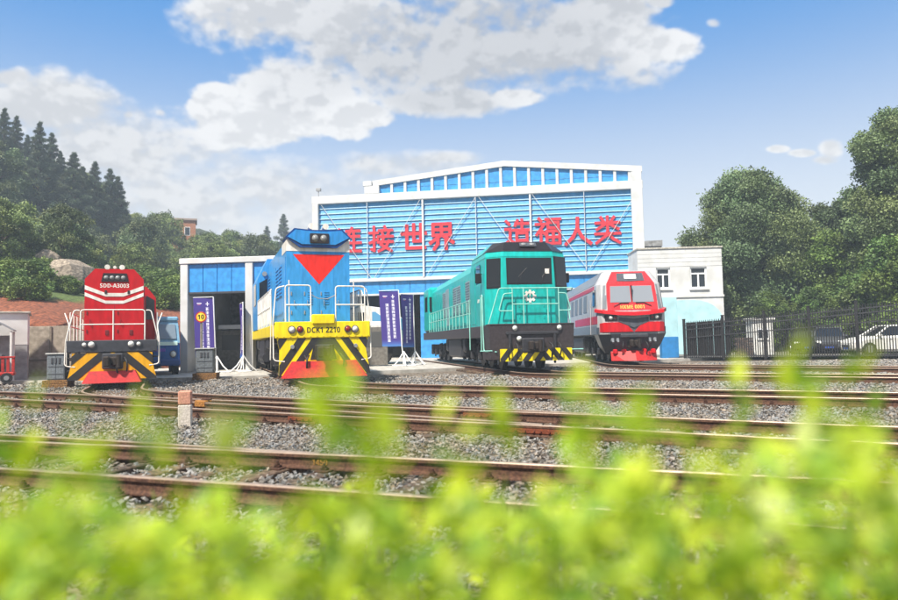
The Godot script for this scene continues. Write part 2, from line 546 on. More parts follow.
func tracks() -> void:
	railgrid.resize(GW * GH)
	var tones := [cs(120, 100, 84), cs(104, 90, 78), cs(134, 116, 98)]
	noise_tex("timber", 512, 0.02, 4, 77, Color(0.5, 0.46, 0.42), Color(1, 0.98, 0.95), 1.9)
	for k in 3:
		var b := MB.new()
		b.box(Vector3(0, -0.08, 0), Vector3(2.5, 0.16, 0.22), 0.012)
		sleeper_meshes.append(b.mesh(mat("sleeper_timber_%d" % k, tones[k], 0.9, 0, "timber", 1.2)))
	var c := MB.new()
	c.bx(-0.19, 0.19, 0.001, 0.018, -0.08, 0.08, 0.004)
	for sd in [-1, 1]:
		c.bx(sd * 0.072, sd * 0.135, 0.018, 0.042, -0.035, 0.035, 0.006)
		c.cyl(Vector3(sd * 0.115, 0.03, 0), Vector3(sd * 0.115, 0.085, 0), 0.019, 0.017, 6)
		c.cyl(Vector3(sd * 0.115, 0.042, 0), Vector3(sd * 0.115, 0.06, 0), 0.03, 0.03, 6)
	clip_mesh = c.mesh(mat("clip_iron", cs(84, 56, 42), 0.85, 0.0, "rust", 3.0))
	track("railway_track", "rusty track with the number 1450 on its rail, running beside the leafy hedge", [[-34, 18.6], [-22, 14.1], [-12, 10.55], [-6.1, 8.36], [-1.87, 6.77], [1.05, 5.6], [6, 3.5], [12, 1.0]])
	track("railway_track", "rusty track passing just behind the short white and red concrete post", [[-34, 31], [-22, 24.3], [-10.7, 17.7], [-2.1, 12.3], [1.86, 9.9], [5.0, 7.95], [12, 4.2]])
	track("railway_track", "curving rusty track under the dark red locomotive with white chevrons", [[-21, 46.8], [-16, 35.1], [-10.3, 21.7], [-9.0, 18.9], [-6.6, 16.55], [-3.5, 14.2], [1.7, 10.15]], true)
	track("railway_track", "curving rusty track under the sky blue and yellow locomotive", [[-12.7, 46.7], [-8.0, 33.4], [-4.03, 22.2], [-3.0, 19.9], [-0.4, 17.8], [3.3, 15.5], [8.4, 12.5], [18, 7]])
	track("railway_track", "curving rusty track under the turquoise locomotive with dark roof", [[-1.6, 47.0], [0.6, 36.8], [2.9, 26.0], [3.4, 24.4], [5.3, 22.7], [11.9, 18.2], [22, 11.5]])
	track("railway_track", "curving rusty track under the silver and red streamlined locomotive", [[8.8, 48.0], [8.3, 40.0], [7.67, 31.4], [8.0, 29.3], [9.8, 27.3], [14.4, 23.0], [26, 12.5]])
	# switch blade that leaves the nearest track, splice bars, painted rail number
	var t := get_node("railway_track")
	var sw := MB.new()
	var blade := smooth_line([Vector3(-16, 0, -13.4), Vector3(-6.35, 0, -9.75), Vector3(-1.4, 0, -7.45)])
	sweep(sw, rail_poly, blade)
	var swp := part(t, "switch_rail", sw, mats["rail_rust"])
	for p in blade: mark(p, 0.11, 1)
	var sh := MB.new()
	sweep(sh, head_poly, blade)
	part(swp, "running_surface", sh, mats["rail_head"])
	for q in [[170, 402], [322, 411], [530, 420], [558, 428], [470, 411], [60, 437]]:
		var p := on_ground(q[0], q[1])
		splice(p)
	number_on_rail()

func rail_lines() -> Array:
	return [smooth_line([Vector3(-22, 0, -24.3), Vector3(-10.7, 0, -17.7), Vector3(-2.1, 0, -12.3), Vector3(1.86, 0, -9.9), Vector3(5.0, 0, -7.95), Vector3(12, 0, -4.2)]), smooth_line([Vector3(-12, 0, -10.55), Vector3(-6.1, 0, -8.36), Vector3(-1.87, 0, -6.77), Vector3(1.05, 0, -5.6), Vector3(6, 0, -3.5)])]
func splice(p: Vector3) -> void:
	var best := Vector3.ZERO
	var dir_ := Vector3.RIGHT
	var dd := 1e9
	var which := 0
	var k := 0
	for l in rail_lines():
		for sd in [-1, 1]:
			var o := offset_line(l, sd * 0.755)
			for i in range(1, o.size() - 1):
				var e: float = o[i].distance_to(p)
				if e < dd:
					dd = e; best = o[i]; dir_ = (o[i + 1] - o[i - 1]).normalized(); which = k
		k += 1
	var b := MB.new()
	for sd in [-1, 1]:
		b.bx(-0.27, 0.27, -0.112, -0.045, sd * 0.014, sd * 0.034, 0.006)
		for x in [-0.2, -0.07, 0.07, 0.2]:
			b.cyl(Vector3(x, -0.08, sd * 0.034), Vector3(x, -0.08, sd * 0.062), 0.02, 0.018, 6)
	var o := part(get_node("railway_track_001" if which == 0 else "railway_track"), "splice_bar", b, mat("splice_rust", cs(138, 74, 44), 0.9, 0, "rust", 3.0))
	o.transform = Transform3D(Basis(dir_, Vector3.UP, dir_.cross(Vector3.UP)), best)

var font_bold: Font
func text_mesh(s: String, h: float, m: Material, depth := 0.006) -> TextMesh:
	if font_bold == null:
		var f := SystemFont.new()
		f.font_names = PackedStringArray(["Droid Sans"])
		f.font_weight = 700
		font_bold = f
	var t := TextMesh.new()
	t.text = s; t.font = font_bold
	t.font_size = 64
	t.pixel_size = h / 46.0
	t.depth = depth
	t.material = m
	return t
func number_on_rail() -> void:
	var l: Array = offset_line(rail_lines()[1], -0.755)
	var want := on_ground(325, 463, -0.08)
	var bi := 1
	for i in range(1, l.size() - 1):
		if l[i].distance_to(want) < l[bi].distance_to(want): bi = i
	# the far rail of the nearest track
	var alt: Array = offset_line(rail_lines()[1], 0.755)
	for i in range(1, alt.size() - 1):
		if alt[i].distance_to(want) < l[bi].distance_to(want):
			l = alt; bi = i
	var d: Vector3 = (l[bi + 1] - l[bi - 1]).normalized()
	var o := part(get_node("railway_track"), "painted_number", text_mesh("1450", 0.062, mat("number_yellow", cs(186, 146, 78), 0.9, 0, "rust", 4.0)))
	var face := Vector3.UP.cross(d)
	if face.z < 0: face = -face
	o.transform = Transform3D(Basis(Vector3.UP.cross(face), Vector3.UP, face), l[bi] + face * 0.0165 + Vector3(0, -0.082, 0))

func stone_mesh(sd: int, m: Material) -> ArrayMesh:
	var rng := RandomNumberGenerator.new(); rng.seed = sd
	var pts := []
	for i in 9:
		var a := rng.randf() * TAU
		var z := rng.randf_range(-1, 1)
		var r := sqrt(1 - z * z)
		pts.append(Vector3(r * cos(a), z * 0.75, r * sin(a)) * rng.randf_range(0.85, 1.1))
	# convex hull by brute force
	var b := MB.new()
	for i in pts.size():
		for j in range(i + 1, pts.size()):
			for k in range(j + 1, pts.size()):
				var nn: Vector3 = (pts[j] - pts[i]).cross(pts[k] - pts[i])
				var pos := 0
				var neg := 0
				for q in pts.size():
					var s: float = nn.dot(pts[q] - pts[i])
					if s > 1e-5: pos += 1
					elif s < -1e-5: neg += 1
				if pos == 0: b.tri(pts[i], pts[j], pts[k], nn)
				elif neg == 0: b.tri(pts[i], pts[j], pts[k], -nn)
	return b.mesh(m)
func ballast() -> void:
	var m := StandardMaterial3D.new()
	m.vertex_color_use_as_albedo = true
	m.roughness = 0.92
	m.albedo_texture = tex["grain"]; m.uv1_triplanar = true; m.uv1_scale = Vector3.ONE * 0.35
	var hum := noise(0.35, 3, 51)
	var tone := noise(0.25, 3, 52)
	var rng := RandomNumberGenerator.new(); rng.seed = 2024
	var kinds := 6
	var xf := []
	var co := []
	for k in kinds: xf.append([]); co.append([])
	var add := func(x: float, dep: float, size: float) -> void:
		var gx := int((x + 35.0) / 0.05)
		var gy := int(dep / 0.05)
		var g := 0
		if gx >= 0 and gx < GW and gy >= 0 and gy < GH: g = railgrid[gy * GW + gx]
		if g == 1: return
		if g == 2 and rng.randf() < 0.72: return
		var s := size * rng.randf_range(0.65, 1.3)
		var y := -0.185 + 0.05 * hum.get_noise_2d(x, dep) + rng.randf_range(-0.02, 0.035)
		if g == 2: y = maxf(y, -0.15)
		var bs := Basis.from_euler(Vector3(rng.randf() * TAU, rng.randf() * TAU, rng.randf() * TAU)).scaled(Vector3(s, s * rng.randf_range(0.6, 0.9), s))
		var k := rng.randi() % kinds
		xf[k].append(Transform3D(bs, Vector3(x, y, -dep)))
		var t := rng.randf_range(0.16, 0.42) + 0.08 * tone.get_noise_2d(x, dep)
		var w := rng.randf_range(-0.02, 0.035) + 0.03 * tone.get_noise_2d(x * 2 + 50, dep * 2)
		if rng.randf() < 0.10: w += 0.03
		co[k].append(Color(t * 1.0 + w, t * 0.955, t * 0.90 - w))
	# nearer stones are laid one by one, farther ones more thinly and larger
	var bands := [[2.2, 6.0, 330.0, 0.030], [6.0, 10.0, 420.0, 0.030], [10.0, 15.0, 330.0, 0.032], [15.0, 22.0, 190.0, 0.042], [22.0, 34.0, 80.0, 0.06]]
	for bd in bands:
		var w0: float = bd[1] * 0.70 + 1.5
		var area: float = 2.0 * w0 * (bd[1] - bd[0])
		for i in int(area * bd[2]):
			var x := rng.randf_range(-w0, w0)
			var dep := rng.randf_range(bd[0], bd[1])
			if dep > 27.6 and x < 2.5: continue
			add.call(x, dep, bd[3])
	for k in kinds:
		var mm := MultiMesh.new()
		mm.transform_format = MultiMesh.TRANSFORM_3D
		mm.use_colors = true
		mm.mesh = stone_mesh(100 + k, m)
		mm.instance_count = xf[k].size()
		for i in xf[k].size():
			mm.set_instance_transform(i, xf[k][i])
			mm.set_instance_color(i, co[k][i])
		var o := MultiMeshInstance3D.new()
		o.name = numbered("gravel")
		o.multimesh = mm
		add_child(o)
		meta(o, "grey crushed stone ballast filling the ground between the rails", "gravel", "track ballast", "stuff")

# ---------------------------------------------------------------- the wooded hill
var hill_n: FastNoiseLite
const FOOT := [Vector2(-120, 34.5), Vector2(-19.5, 33.4), Vector2(-13.6, 50), Vector2(-7, 75), Vector2(30, 112), Vector2(200, 150)]
func hill_s(x: float, dep: float) -> float:       # metres behind the foot of the slope
	var p := Vector2(x, dep)
	var best := 1e9
	var sg := 1.0
	for i in FOOT.size() - 1:
		var a: Vector2 = FOOT[i]
		var e: Vector2 = FOOT[i + 1]
		var q := Geometry2D.get_closest_point_to_segment(p, a, e)
		var d := q.distance_to(p)
		if d < best:
			best = d
			sg = 1.0 if (e - a).cross(p - a) > 0.0 else -1.0
	return best * sg
func hill_h(x: float, dep: float) -> float:
	var s := hill_s(x, dep)
	if s <= 0.0: return -0.6 + maxf(s, -6.0) * 0.1
	var cap := 4.0 + 25.0 * smoothstep(-43.0, -60.0, x) + 4.0 * smoothstep(100.0, 140.0, dep)
	var base := 2.1 * smoothstep(0.0, 0.3, s) + cap * (1.0 - exp(-s * 0.55 / cap))
	base += 7.0 * exp(-Vector2(x + 40.0, dep - 105.0).length_squared() / 150.0)
	return base + hill_n.get_noise_2d(x, dep) * minf(s * 0.12, 1.6)
func hill() -> void:
	hill_n = noise(0.06, 4, 61)
	var n2 := noise(0.25, 4, 62)
	var b := MB.new()
	var xs := []
	var ds := []
	var x := -110.0
	while x <= 45.0:
		xs.append(x); x += 0.8 if x > -50 and x < 0 else 2.5
	var d := 33.0
	while d <= 190.0:
		ds.append(d); d += 0.5 if d < 60 else 3.0
	var hs := []
	for i in xs.size():
		var row := []
		for j in ds.size(): row.append(Vector3(xs[i], hill_h(xs[i], ds[j]), -ds[j]))
		hs.append(row)
	var red := Color(0.30, 0.105, 0.055)
	var dry := Color(0.27, 0.185, 0.12)
	var green := Color(0.12, 0.19, 0.045)
	var dark := Color(0.07, 0.10, 0.035)
	for i in xs.size() - 1:
		for j in ds.size() - 1:
			var p: Array = [hs[i][j], hs[i + 1][j], hs[i + 1][j + 1], hs[i][j + 1]]
			if p[0].y < -0.5 and p[2].y < -0.5: continue
			b.quad(p[0], p[1], p[2], p[3], Vector3.UP)
			while b.c.size() < b.v.size():
				var q := b.v[b.c.size()]
				var s := hill_s(q.x, -q.z) + n2.get_noise_2d(q.x, q.z) * 1.6
				var col := red
				if s > 4.8: col = green
				if s > 7.6: col = dry if n2.get_noise_2d(q.x * 0.5 + 90, q.z * 0.5) > -0.05 else green
				if s > 15.0: col = dark
				var k := 1.0 + 0.35 * n2.get_noise_2d(q.x * 3.0, q.z * 3.0)
				b.c.append(col * k)
	var m := StandardMaterial3D.new()
	m.vertex_color_use_as_albedo = true
	m.roughness = 1.0
	m.albedo_texture = tex["soil"]; m.uv1_triplanar = true; m.uv1_world_triplanar = true; m.uv1_scale = Vector3.ONE * 0.4
	meta(part(self, "hill", b, m), "", "", "", "structure")

# ---------------------------------------------------------------- buildings
func on_face(o: Node3D, px: float, py: float, z := 0.0) -> Vector2:    # a pixel on the plane z of a facade, in the facade's own axes
	var inv := o.global_transform.affine_inverse()
	var e := inv * Vector3(0, EYE, 0)
	var d := inv.basis * dir(px, py)
	var t := (z - e.z) / d.z
	return Vector2(e.x + d.x * t, e.y + d.y * t)

func slat_panel_mesh(w: float, h: float, t: float, m: Material) -> ArrayMesh:
	var b := MB.new()
	b.box(Vector3.ZERO, Vector3(w, h, t), 0.01)
	return b.mesh(m)

func shed() -> void:
	var pl := on_ground(179, 370, -0.085)
	pl = Vector3(-13.2, -0.085, -34.0)
	var o := thing("engine_shed", "low white framed engine shed with blue header panels and dark open bays", "shed", pl, -5.0)
	var white := mat("shed_white", cs(206, 207, 207), 0.7, 0, "plaster", 0.2)
	var blue := mat("shed_blue", cs(52, 148, 222), 0.45, 0, "wear", 0.4)
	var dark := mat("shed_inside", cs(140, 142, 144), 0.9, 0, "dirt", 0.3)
	var top := on_face(o, 200, 258).y
	var hb := on_face(o, 200, 292).y
	var b := MB.new()
	var c0 := on_face(o, 180, 300).x
	var c0b := on_face(o, 187.5, 300).x
	var c1 := on_face(o, 245, 300).x
	var c1b := on_face(o, 251.5, 300).x
	var bay := c1 - c0
	var n := 2
	for k in n + 1:
		b = MB.new()
		b.bx(c0 + bay * k, c0b + bay * k, 0, top - 0.28, -0.45, 0.0, 0.02)
		part(o, "column", b, white)
		if k < n:
			var w: float = (c1 - c0b)
			for j in 4:
				b = MB.new()
				b.bx(c0b + bay * k + w * j / 4.0 + 0.012, c0b + bay * k + w * (j + 1) / 4.0 - 0.012, hb, top - 0.30, -0.30, -0.12, 0.012)
				part(o, "header_panel", b, blue)
			b = MB.new()
			b.bx(c0b + bay * k, c1 + bay * k, hb - 0.1, hb, -0.34, -0.08, 0.01)
			part(o, "door_track", b, mat("steel_dark", cs(70, 72, 76), 0.5, 0.4))
	b = MB.new()
	b.bx(c0 - 0.04, c0b + bay * n + 0.04, top - 0.28, top, -0.5, 0.04, 0.025)
	part(o, "fascia", b, white)
	var L := 5.5
	var x0 := c0 + 0.06
	var x1 := c0b + bay * n - 0.06
	b = MB.new(); b.bx(x0, x0 + 0.2, 0, top - 0.3, -L, -0.46); part(o, "side_wall", b, white)
	b = MB.new(); b.bx(x1 - 0.2, x1, 0, top - 0.3, -L, -0.46); part(o, "side_wall", b, white)
	b = MB.new(); b.bx(x0, x1, top - 0.3, top - 0.1, -L, -0.51); part(o, "roof", b, mat("roof_sheet", cs(150, 156, 160), 0.6, 0.2, "dirt", 0.3))
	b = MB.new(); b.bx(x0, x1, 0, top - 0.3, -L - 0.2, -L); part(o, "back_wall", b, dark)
	# inner partition with grey doors and a strip of windows coloured white as if lit
	for j in 6:
		b = MB.new()
		b.bx(x0 + 0.3 + j * 1.55, x0 + 1.75 + j * 1.55, 0.05, 2.05, -3.6, -3.5, 0.02)
		var d := part(o, "inner_door", b, mat("inner_door", cs(120, 116, 110), 0.6, 0, "dirt", 0.5))
		b = MB.new()
		b.bx(x0 + 0.55 + j * 1.55, x0 + 1.5 + j * 1.55, 1.0, 1.8, -3.5, -3.485)
		part(d, "pane", b, mat("dull_pane", cs(84, 84, 84), 0.15))
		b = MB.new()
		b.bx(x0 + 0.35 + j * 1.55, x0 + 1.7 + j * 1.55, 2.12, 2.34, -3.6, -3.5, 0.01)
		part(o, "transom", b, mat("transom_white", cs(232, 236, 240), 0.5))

# strokes of the slogan's characters, unit square
const GLYPHS := [
	[[.38, .88, .95, .88], [.62, 1, .44, .66, .94, .66], [.34, .40, 1, .40], [.70, .82, .70, .14], [.06, .96, .18, .84], [.02, .64, .22, .64, .20, .24], [.02, .08, .20, .22, .42, .08, 1, .06]],
	[[.02, .76, .36, .76], [.20, 1, .20, .05, .09, .10], [.02, .36, .36, .50], [.66, 1, .70, .90], [.42, .85, .98, .85], [.54, .80, .60, .64], [.86, .80, .78, .64], [.38, .60, 1, .60], [.62, .56, .50, .28, .94, .02], [.84, .42, .70, .15, .40, .02], [.38, .38, 1, .38]],
	[[.0, .64, 1, .64], [.20, .96, .20, .07, .96, .07], [.50, 1, .50, .34], [.80, 1, .80, .34], [.50, .34, .80, .34]],
	[[.14, .98, .86, .98, .86, .54, .14, .54, .14, .98], [.14, .76, .86, .76], [.50, .98, .50, .54], [.48, .54, .02, .24], [.52, .54, .98, .24], [.34, .40, .33, .20, .18, .0], [.68, .40, .68, .0]],
	[[.52, .98, .42, .78], [.44, .85, .95, .85], [.70, 1, .70, .62], [.35, .60, 1, .60], [.48, .48, .90, .48, .90, .20, .48, .20, .48, .48], [.06, .96, .18, .84], [.02, .64, .22, .64, .20, .24], [.02, .08, .20, .22, .42, .08, 1, .06]],
	[[.14, 1, .23, .90], [.02, .78, .36, .78, .04, .38], [.21, .56, .21, .0], [.26, .50, .37, .40], [.42, .96, 1, .96], [.50, .83, .92, .83, .92, .63, .50, .63, .50, .83], [.45, .50, .97, .50, .97, .02, .45, .02, .45, .50], [.45, .26, .97, .26], [.71, .50, .71, .02]],
	[[.50, 1, .48, .62, .30, .28, .02, .02], [.50, .58, .66, .28, 1, .02]],
	[[.24, .98, .33, .85], [.76, .98, .66, .85], [.04, .77, .96, .77], [.50, 1, .50, .48], [.45, .74, .08, .52], [.55, .74, .92, .52], [.02, .35, .98, .35], [.50, .46, .44, .28, .05, .0], [.53, .32, .72, .14, .96, .0]]]
func glyph(strokes: Array, w: float, h: float, thick: float, depth: float, m: Material) -> ArrayMesh:
	var b := MB.new()
	var layer := 0
	for s in strokes:
		for i in range(0, s.size() - 2, 2):
			var a := Vector2((s[i] - 0.5) * w, (s[i + 1] - 0.5) * h)
			var e := Vector2((s[i + 2] - 0.5) * w, (s[i + 3] - 0.5) * h)
			var d := (e - a).normalized()
			a -= d * thick * 0.45; e += d * thick * 0.45
			var nn := Vector2(-d.y, d.x) * thick * 0.5
			layer += 1
			b.prism(PackedVector2Array([a - nn, e - nn, e + nn, a + nn]), 0.0, depth + layer * 0.0012)
	return b.mesh(m)

func hall() -> void:
	var o := thing("workshop_hall", "tall sky blue workshop hall with slatted front and red slogan characters", "workshop", Vector3(-10.3, -0.085, -53.7), -7.94)
	var white := mat("hall_white", cs(204, 207, 210), 0.6, 0, "plaster", 0.2)
	var sky := mat("hall_slat", cs(72, 156, 214), 0.5, 0.0, "wear", 0.3)
	var deep := mat("hall_blue", cs(58, 152, 222), 0.45, 0, "wear", 0.3)
	var red := mat("slogan_red", cs(206, 46, 62), 0.5, 0, "wear", 0.8)
	var W := 24.65
	var low := on_face(o, 460, 276).y       # bottom of the slatted field
	var beam0 := on_face(o, 480, 197).y
	var beam1 := on_face(o, 480, 189).y
	# frame
	var b := MB.new(); b.bx(-0.05, 0.42, 0, beam0, -0.4, 0.35, 0.02); part(o, "column", b, white)
	b = MB.new(); b.bx(W - 0.75, W + 0.05, 0, beam0, -0.4, 0.35, 0.02); part(o, "column", b, white)
	b = MB.new(); b.bx(-0.1, W + 0.1, beam0, beam1, -0.5, 0.30, 0.03); part(o, "beam", b, white)
	b = MB.new(); b.bx(0.42, W - 0.75, low - 0.22, low, -0.2, 0.22, 0.02); part(o, "sill_beam", b, white)
	# slatted field: louvre boards, each with its pale lower lip
	var n := 15
	var pitch := (beam0 - low) / n
	for i in n:
		b = MB.new()
		var y := low + pitch * i
		b.loft([[Vector3(0.42, y + 0.05, 0.07), Vector3(0.42, y + pitch - 0.004, 0.0), Vector3(0.42, y + pitch - 0.015, -0.06), Vector3(0.42, y + 0.07, 0.07)], [Vector3(W - 0.75, y + 0.05, 0.07), Vector3(W - 0.75, y + pitch - 0.004, 0.0), Vector3(W - 0.75, y + pitch - 0.015, -0.06), Vector3(W - 0.75, y + 0.07, 0.07)]])
		var s := part(o, "slat", b, sky)
		b = MB.new()
		b.bx(0.42, W - 0.75, y, y + 0.06, 0.02, 0.085, 0.008)
		part(s, "lip", b, mat("slat_lip", cs(176, 208, 226), 0.5))
	b = MB.new(); b.bx(0.2, W - 0.5, 0.02, beam0, -0.40, -0.30); 
	# posts and stay rods before the slats
	for p in [[368, 0.045], [423.5, 0.14], [476.5, 0.045], [531, 0.14], [585, 0.045]]:
		var x := on_face(o, p[0], 235).x
		b = MB.new(); b.bx(x - p[1] / 2, x + p[1] / 2, low, beam0, 0.16, 0.26, 0.01)
		part(o, "post", b, white)
	for p in [[321, 205, 371, 278], [420, 199, 374, 278], [476, 196, 427, 275], [478, 196, 532, 272], [532, 194, 587, 268], [637, 192, 590, 268]]:
		var a := on_face(o, p[0], p[1], 0.3)
		var c := on_face(o, p[2], p[3], 0.3)
		b = MB.new(); b.tube([Vector3(a.x, a.y, 0.24), Vector3(c.x, c.y, 0.24)], 0.022, 6)
		part(o, "stay_rod", b, white)
	# slogan
	var cx := [348, 380, 413, 441, 517, 548, 578, 608]
	var cy := [240, 238.5, 236.5, 235.5, 232, 230.5, 230.5, 229]
	for i in 8:
		var p := on_face(o, cx[i], cy[i], 0.45)
		var g := part(o, "slogan_character", glyph(GLYPHS[i], 1.80, 1.90, 0.26 if i in [2, 6, 3] else 0.22, 0.025, red))
		g.position = Vector3(p.x, p.y, 0.13)
		b = MB.new(); b.bx(-0.06, 0.06, -0.06, 0.06, -0.08, 0.0); part(g, "bracket", b, white)
	# clerestory under the gable
	var gl := on_face(o, 373, 200).x
	var pk := on_face(o, 505, 200).x
	var yl := on_face(o, 377, 181).y
	var yp := on_face(o, 505, 161).y
	var yr := on_face(o, 643, 166).y
	var roofy := func(x: float) -> float: return lerpf(yl, yp, (x - gl) / (pk - gl)) if x < pk else lerpf(yp, yr, (x - pk) / (W - pk))
	var band := 0.42
	for seg in [[gl, pk], [pk, W + 0.1]]:
		b = MB.new()
		b.prism(PackedVector2Array([Vector2(seg[0], roofy.call(seg[0]) - band), Vector2(seg[1], roofy.call(seg[1]) - band), Vector2(seg[1], roofy.call(seg[1])), Vector2(seg[0], roofy.call(seg[0]))]), -0.6, 0.16)
		part(o, "gable_band", b, white)
	b = MB.new(); b.bx(gl - 0.6, gl + 0.55, beam1, yl - band, -0.6, 0.30, 0.02); part(o, "gable_pier", b, white)
	b = MB.new(); b.bx(gl - 0.7, gl - 0.02, yl - band, yl - 0.05, -0.6, 0.33, 0.02); part(o, "gable_pier", b, white)
	b = MB.new(); b.bx(W - 0.7, W + 0.02, beam1, yr - band, -0.6, 0.28, 0.02); part(o, "gable_pier", b, white)
	var k := 0
	var fx := gl + 0.55
	var step := (W - 0.7 - fx) / 18.0
	for i in 18:
		var x := fx + step * i
		b = MB.new()
		b.prism(PackedVector2Array([Vector2(x, beam1), Vector2(x + step - 0.2, beam1), Vector2(x + step - 0.2, roofy.call(x + step - 0.2) - band), Vector2(x, roofy.call(x) - band)]), -0.12, -0.02)
		var pn := part(o, "clerestory_panel", b, deep)
		b = MB.new(); b.bx(x + 0.02, x + step - 0.22, beam1 + 0.45, beam1 + 0.50, -0.02, 0.0); part(pn, "glazing_bar", b, sky)
		b = MB.new()
		b.prism(PackedVector2Array([Vector2(x + step - 0.2, beam1), Vector2(x + step, beam1), Vector2(x + step, roofy.call(x + step) - band), Vector2(x + step - 0.2, roofy.call(x + step - 0.2) - band)]), -0.4, 0.10)
		part(o, "fin", b, white)
	# lower storey: blue panels and door openings
	var door_top := on_face(o, 375, 294).y
	var px := 0.42
	var widths := 20
	var pw := (W - 0.75 - 0.42) / widths
	for i in widths:
		b = MB.new(); b.bx(px + pw * i + 0.01, px + pw * (i + 1) - 0.01, door_top, low - 0.22, -0.12, 0.02, 0.012)
		part(o, "lower_panel", b, deep)
	for q in [[0.42, 3.0], [8.2, 10.2], [15.5, 17.3], [22.8, W - 0.75]]:
		b = MB.new(); b.bx(q[0], q[1], 0, door_top, -0.3, -0.02, 0.01); part(o, "door_pier", b, deep)
	b = MB.new(); b.bx(0.42, W - 0.75, door_top - 0.14, door_top, -0.02, 0.1, 0.01); part(o, "door_lintel", b, white)
	# body of the hall
	b = MB.new(); b.bx(0, 0.3, 0, beam1, -40, -0.5); part(o, "side_wall", b, deep)
	b = MB.new(); b.bx(W - 0.3, W, 0, beam1, -40, -0.5); part(o, "side_wall", b, white)
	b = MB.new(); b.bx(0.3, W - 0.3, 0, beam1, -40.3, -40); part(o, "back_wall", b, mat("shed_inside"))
	b = MB.new(); b.bx(0.31, W - 0.31, door_top - 0.1, beam1, -0.7, -0.5); part(o, "backing_wall", b, deep)
	b = MB.new()
	b.prism(PackedVector2Array([Vector2(gl, yl - 0.1), Vector2(pk, yp - 0.1), Vector2(W, yr - 0.1), Vector2(W, beam1 + 0.01), Vector2(gl, beam1 + 0.01)]), -40, -0.62)
	part(o, "roof", b, mat("roof_sheet"))
	b = MB.new(); b.bx(0.0, gl, beam1 + 0.002, beam1 + 0.1, -40, -0.52); part(o, "roof", b, mat("roof_sheet"))
	# lightning rod and floodlight on the corner
	b = MB.new(); b.cyl(Vector3(0.3, beam1, -0.2), Vector3(0.3, beam1 + 0.5, -0.2), 0.03); b.bx(0.12, 0.5, beam1 + 0.5, beam1 + 0.75, -0.3, -0.1, 0.03)
	part(o, "floodlight", b, mat("steel_grey", cs(150, 152, 154), 0.5, 0.4))

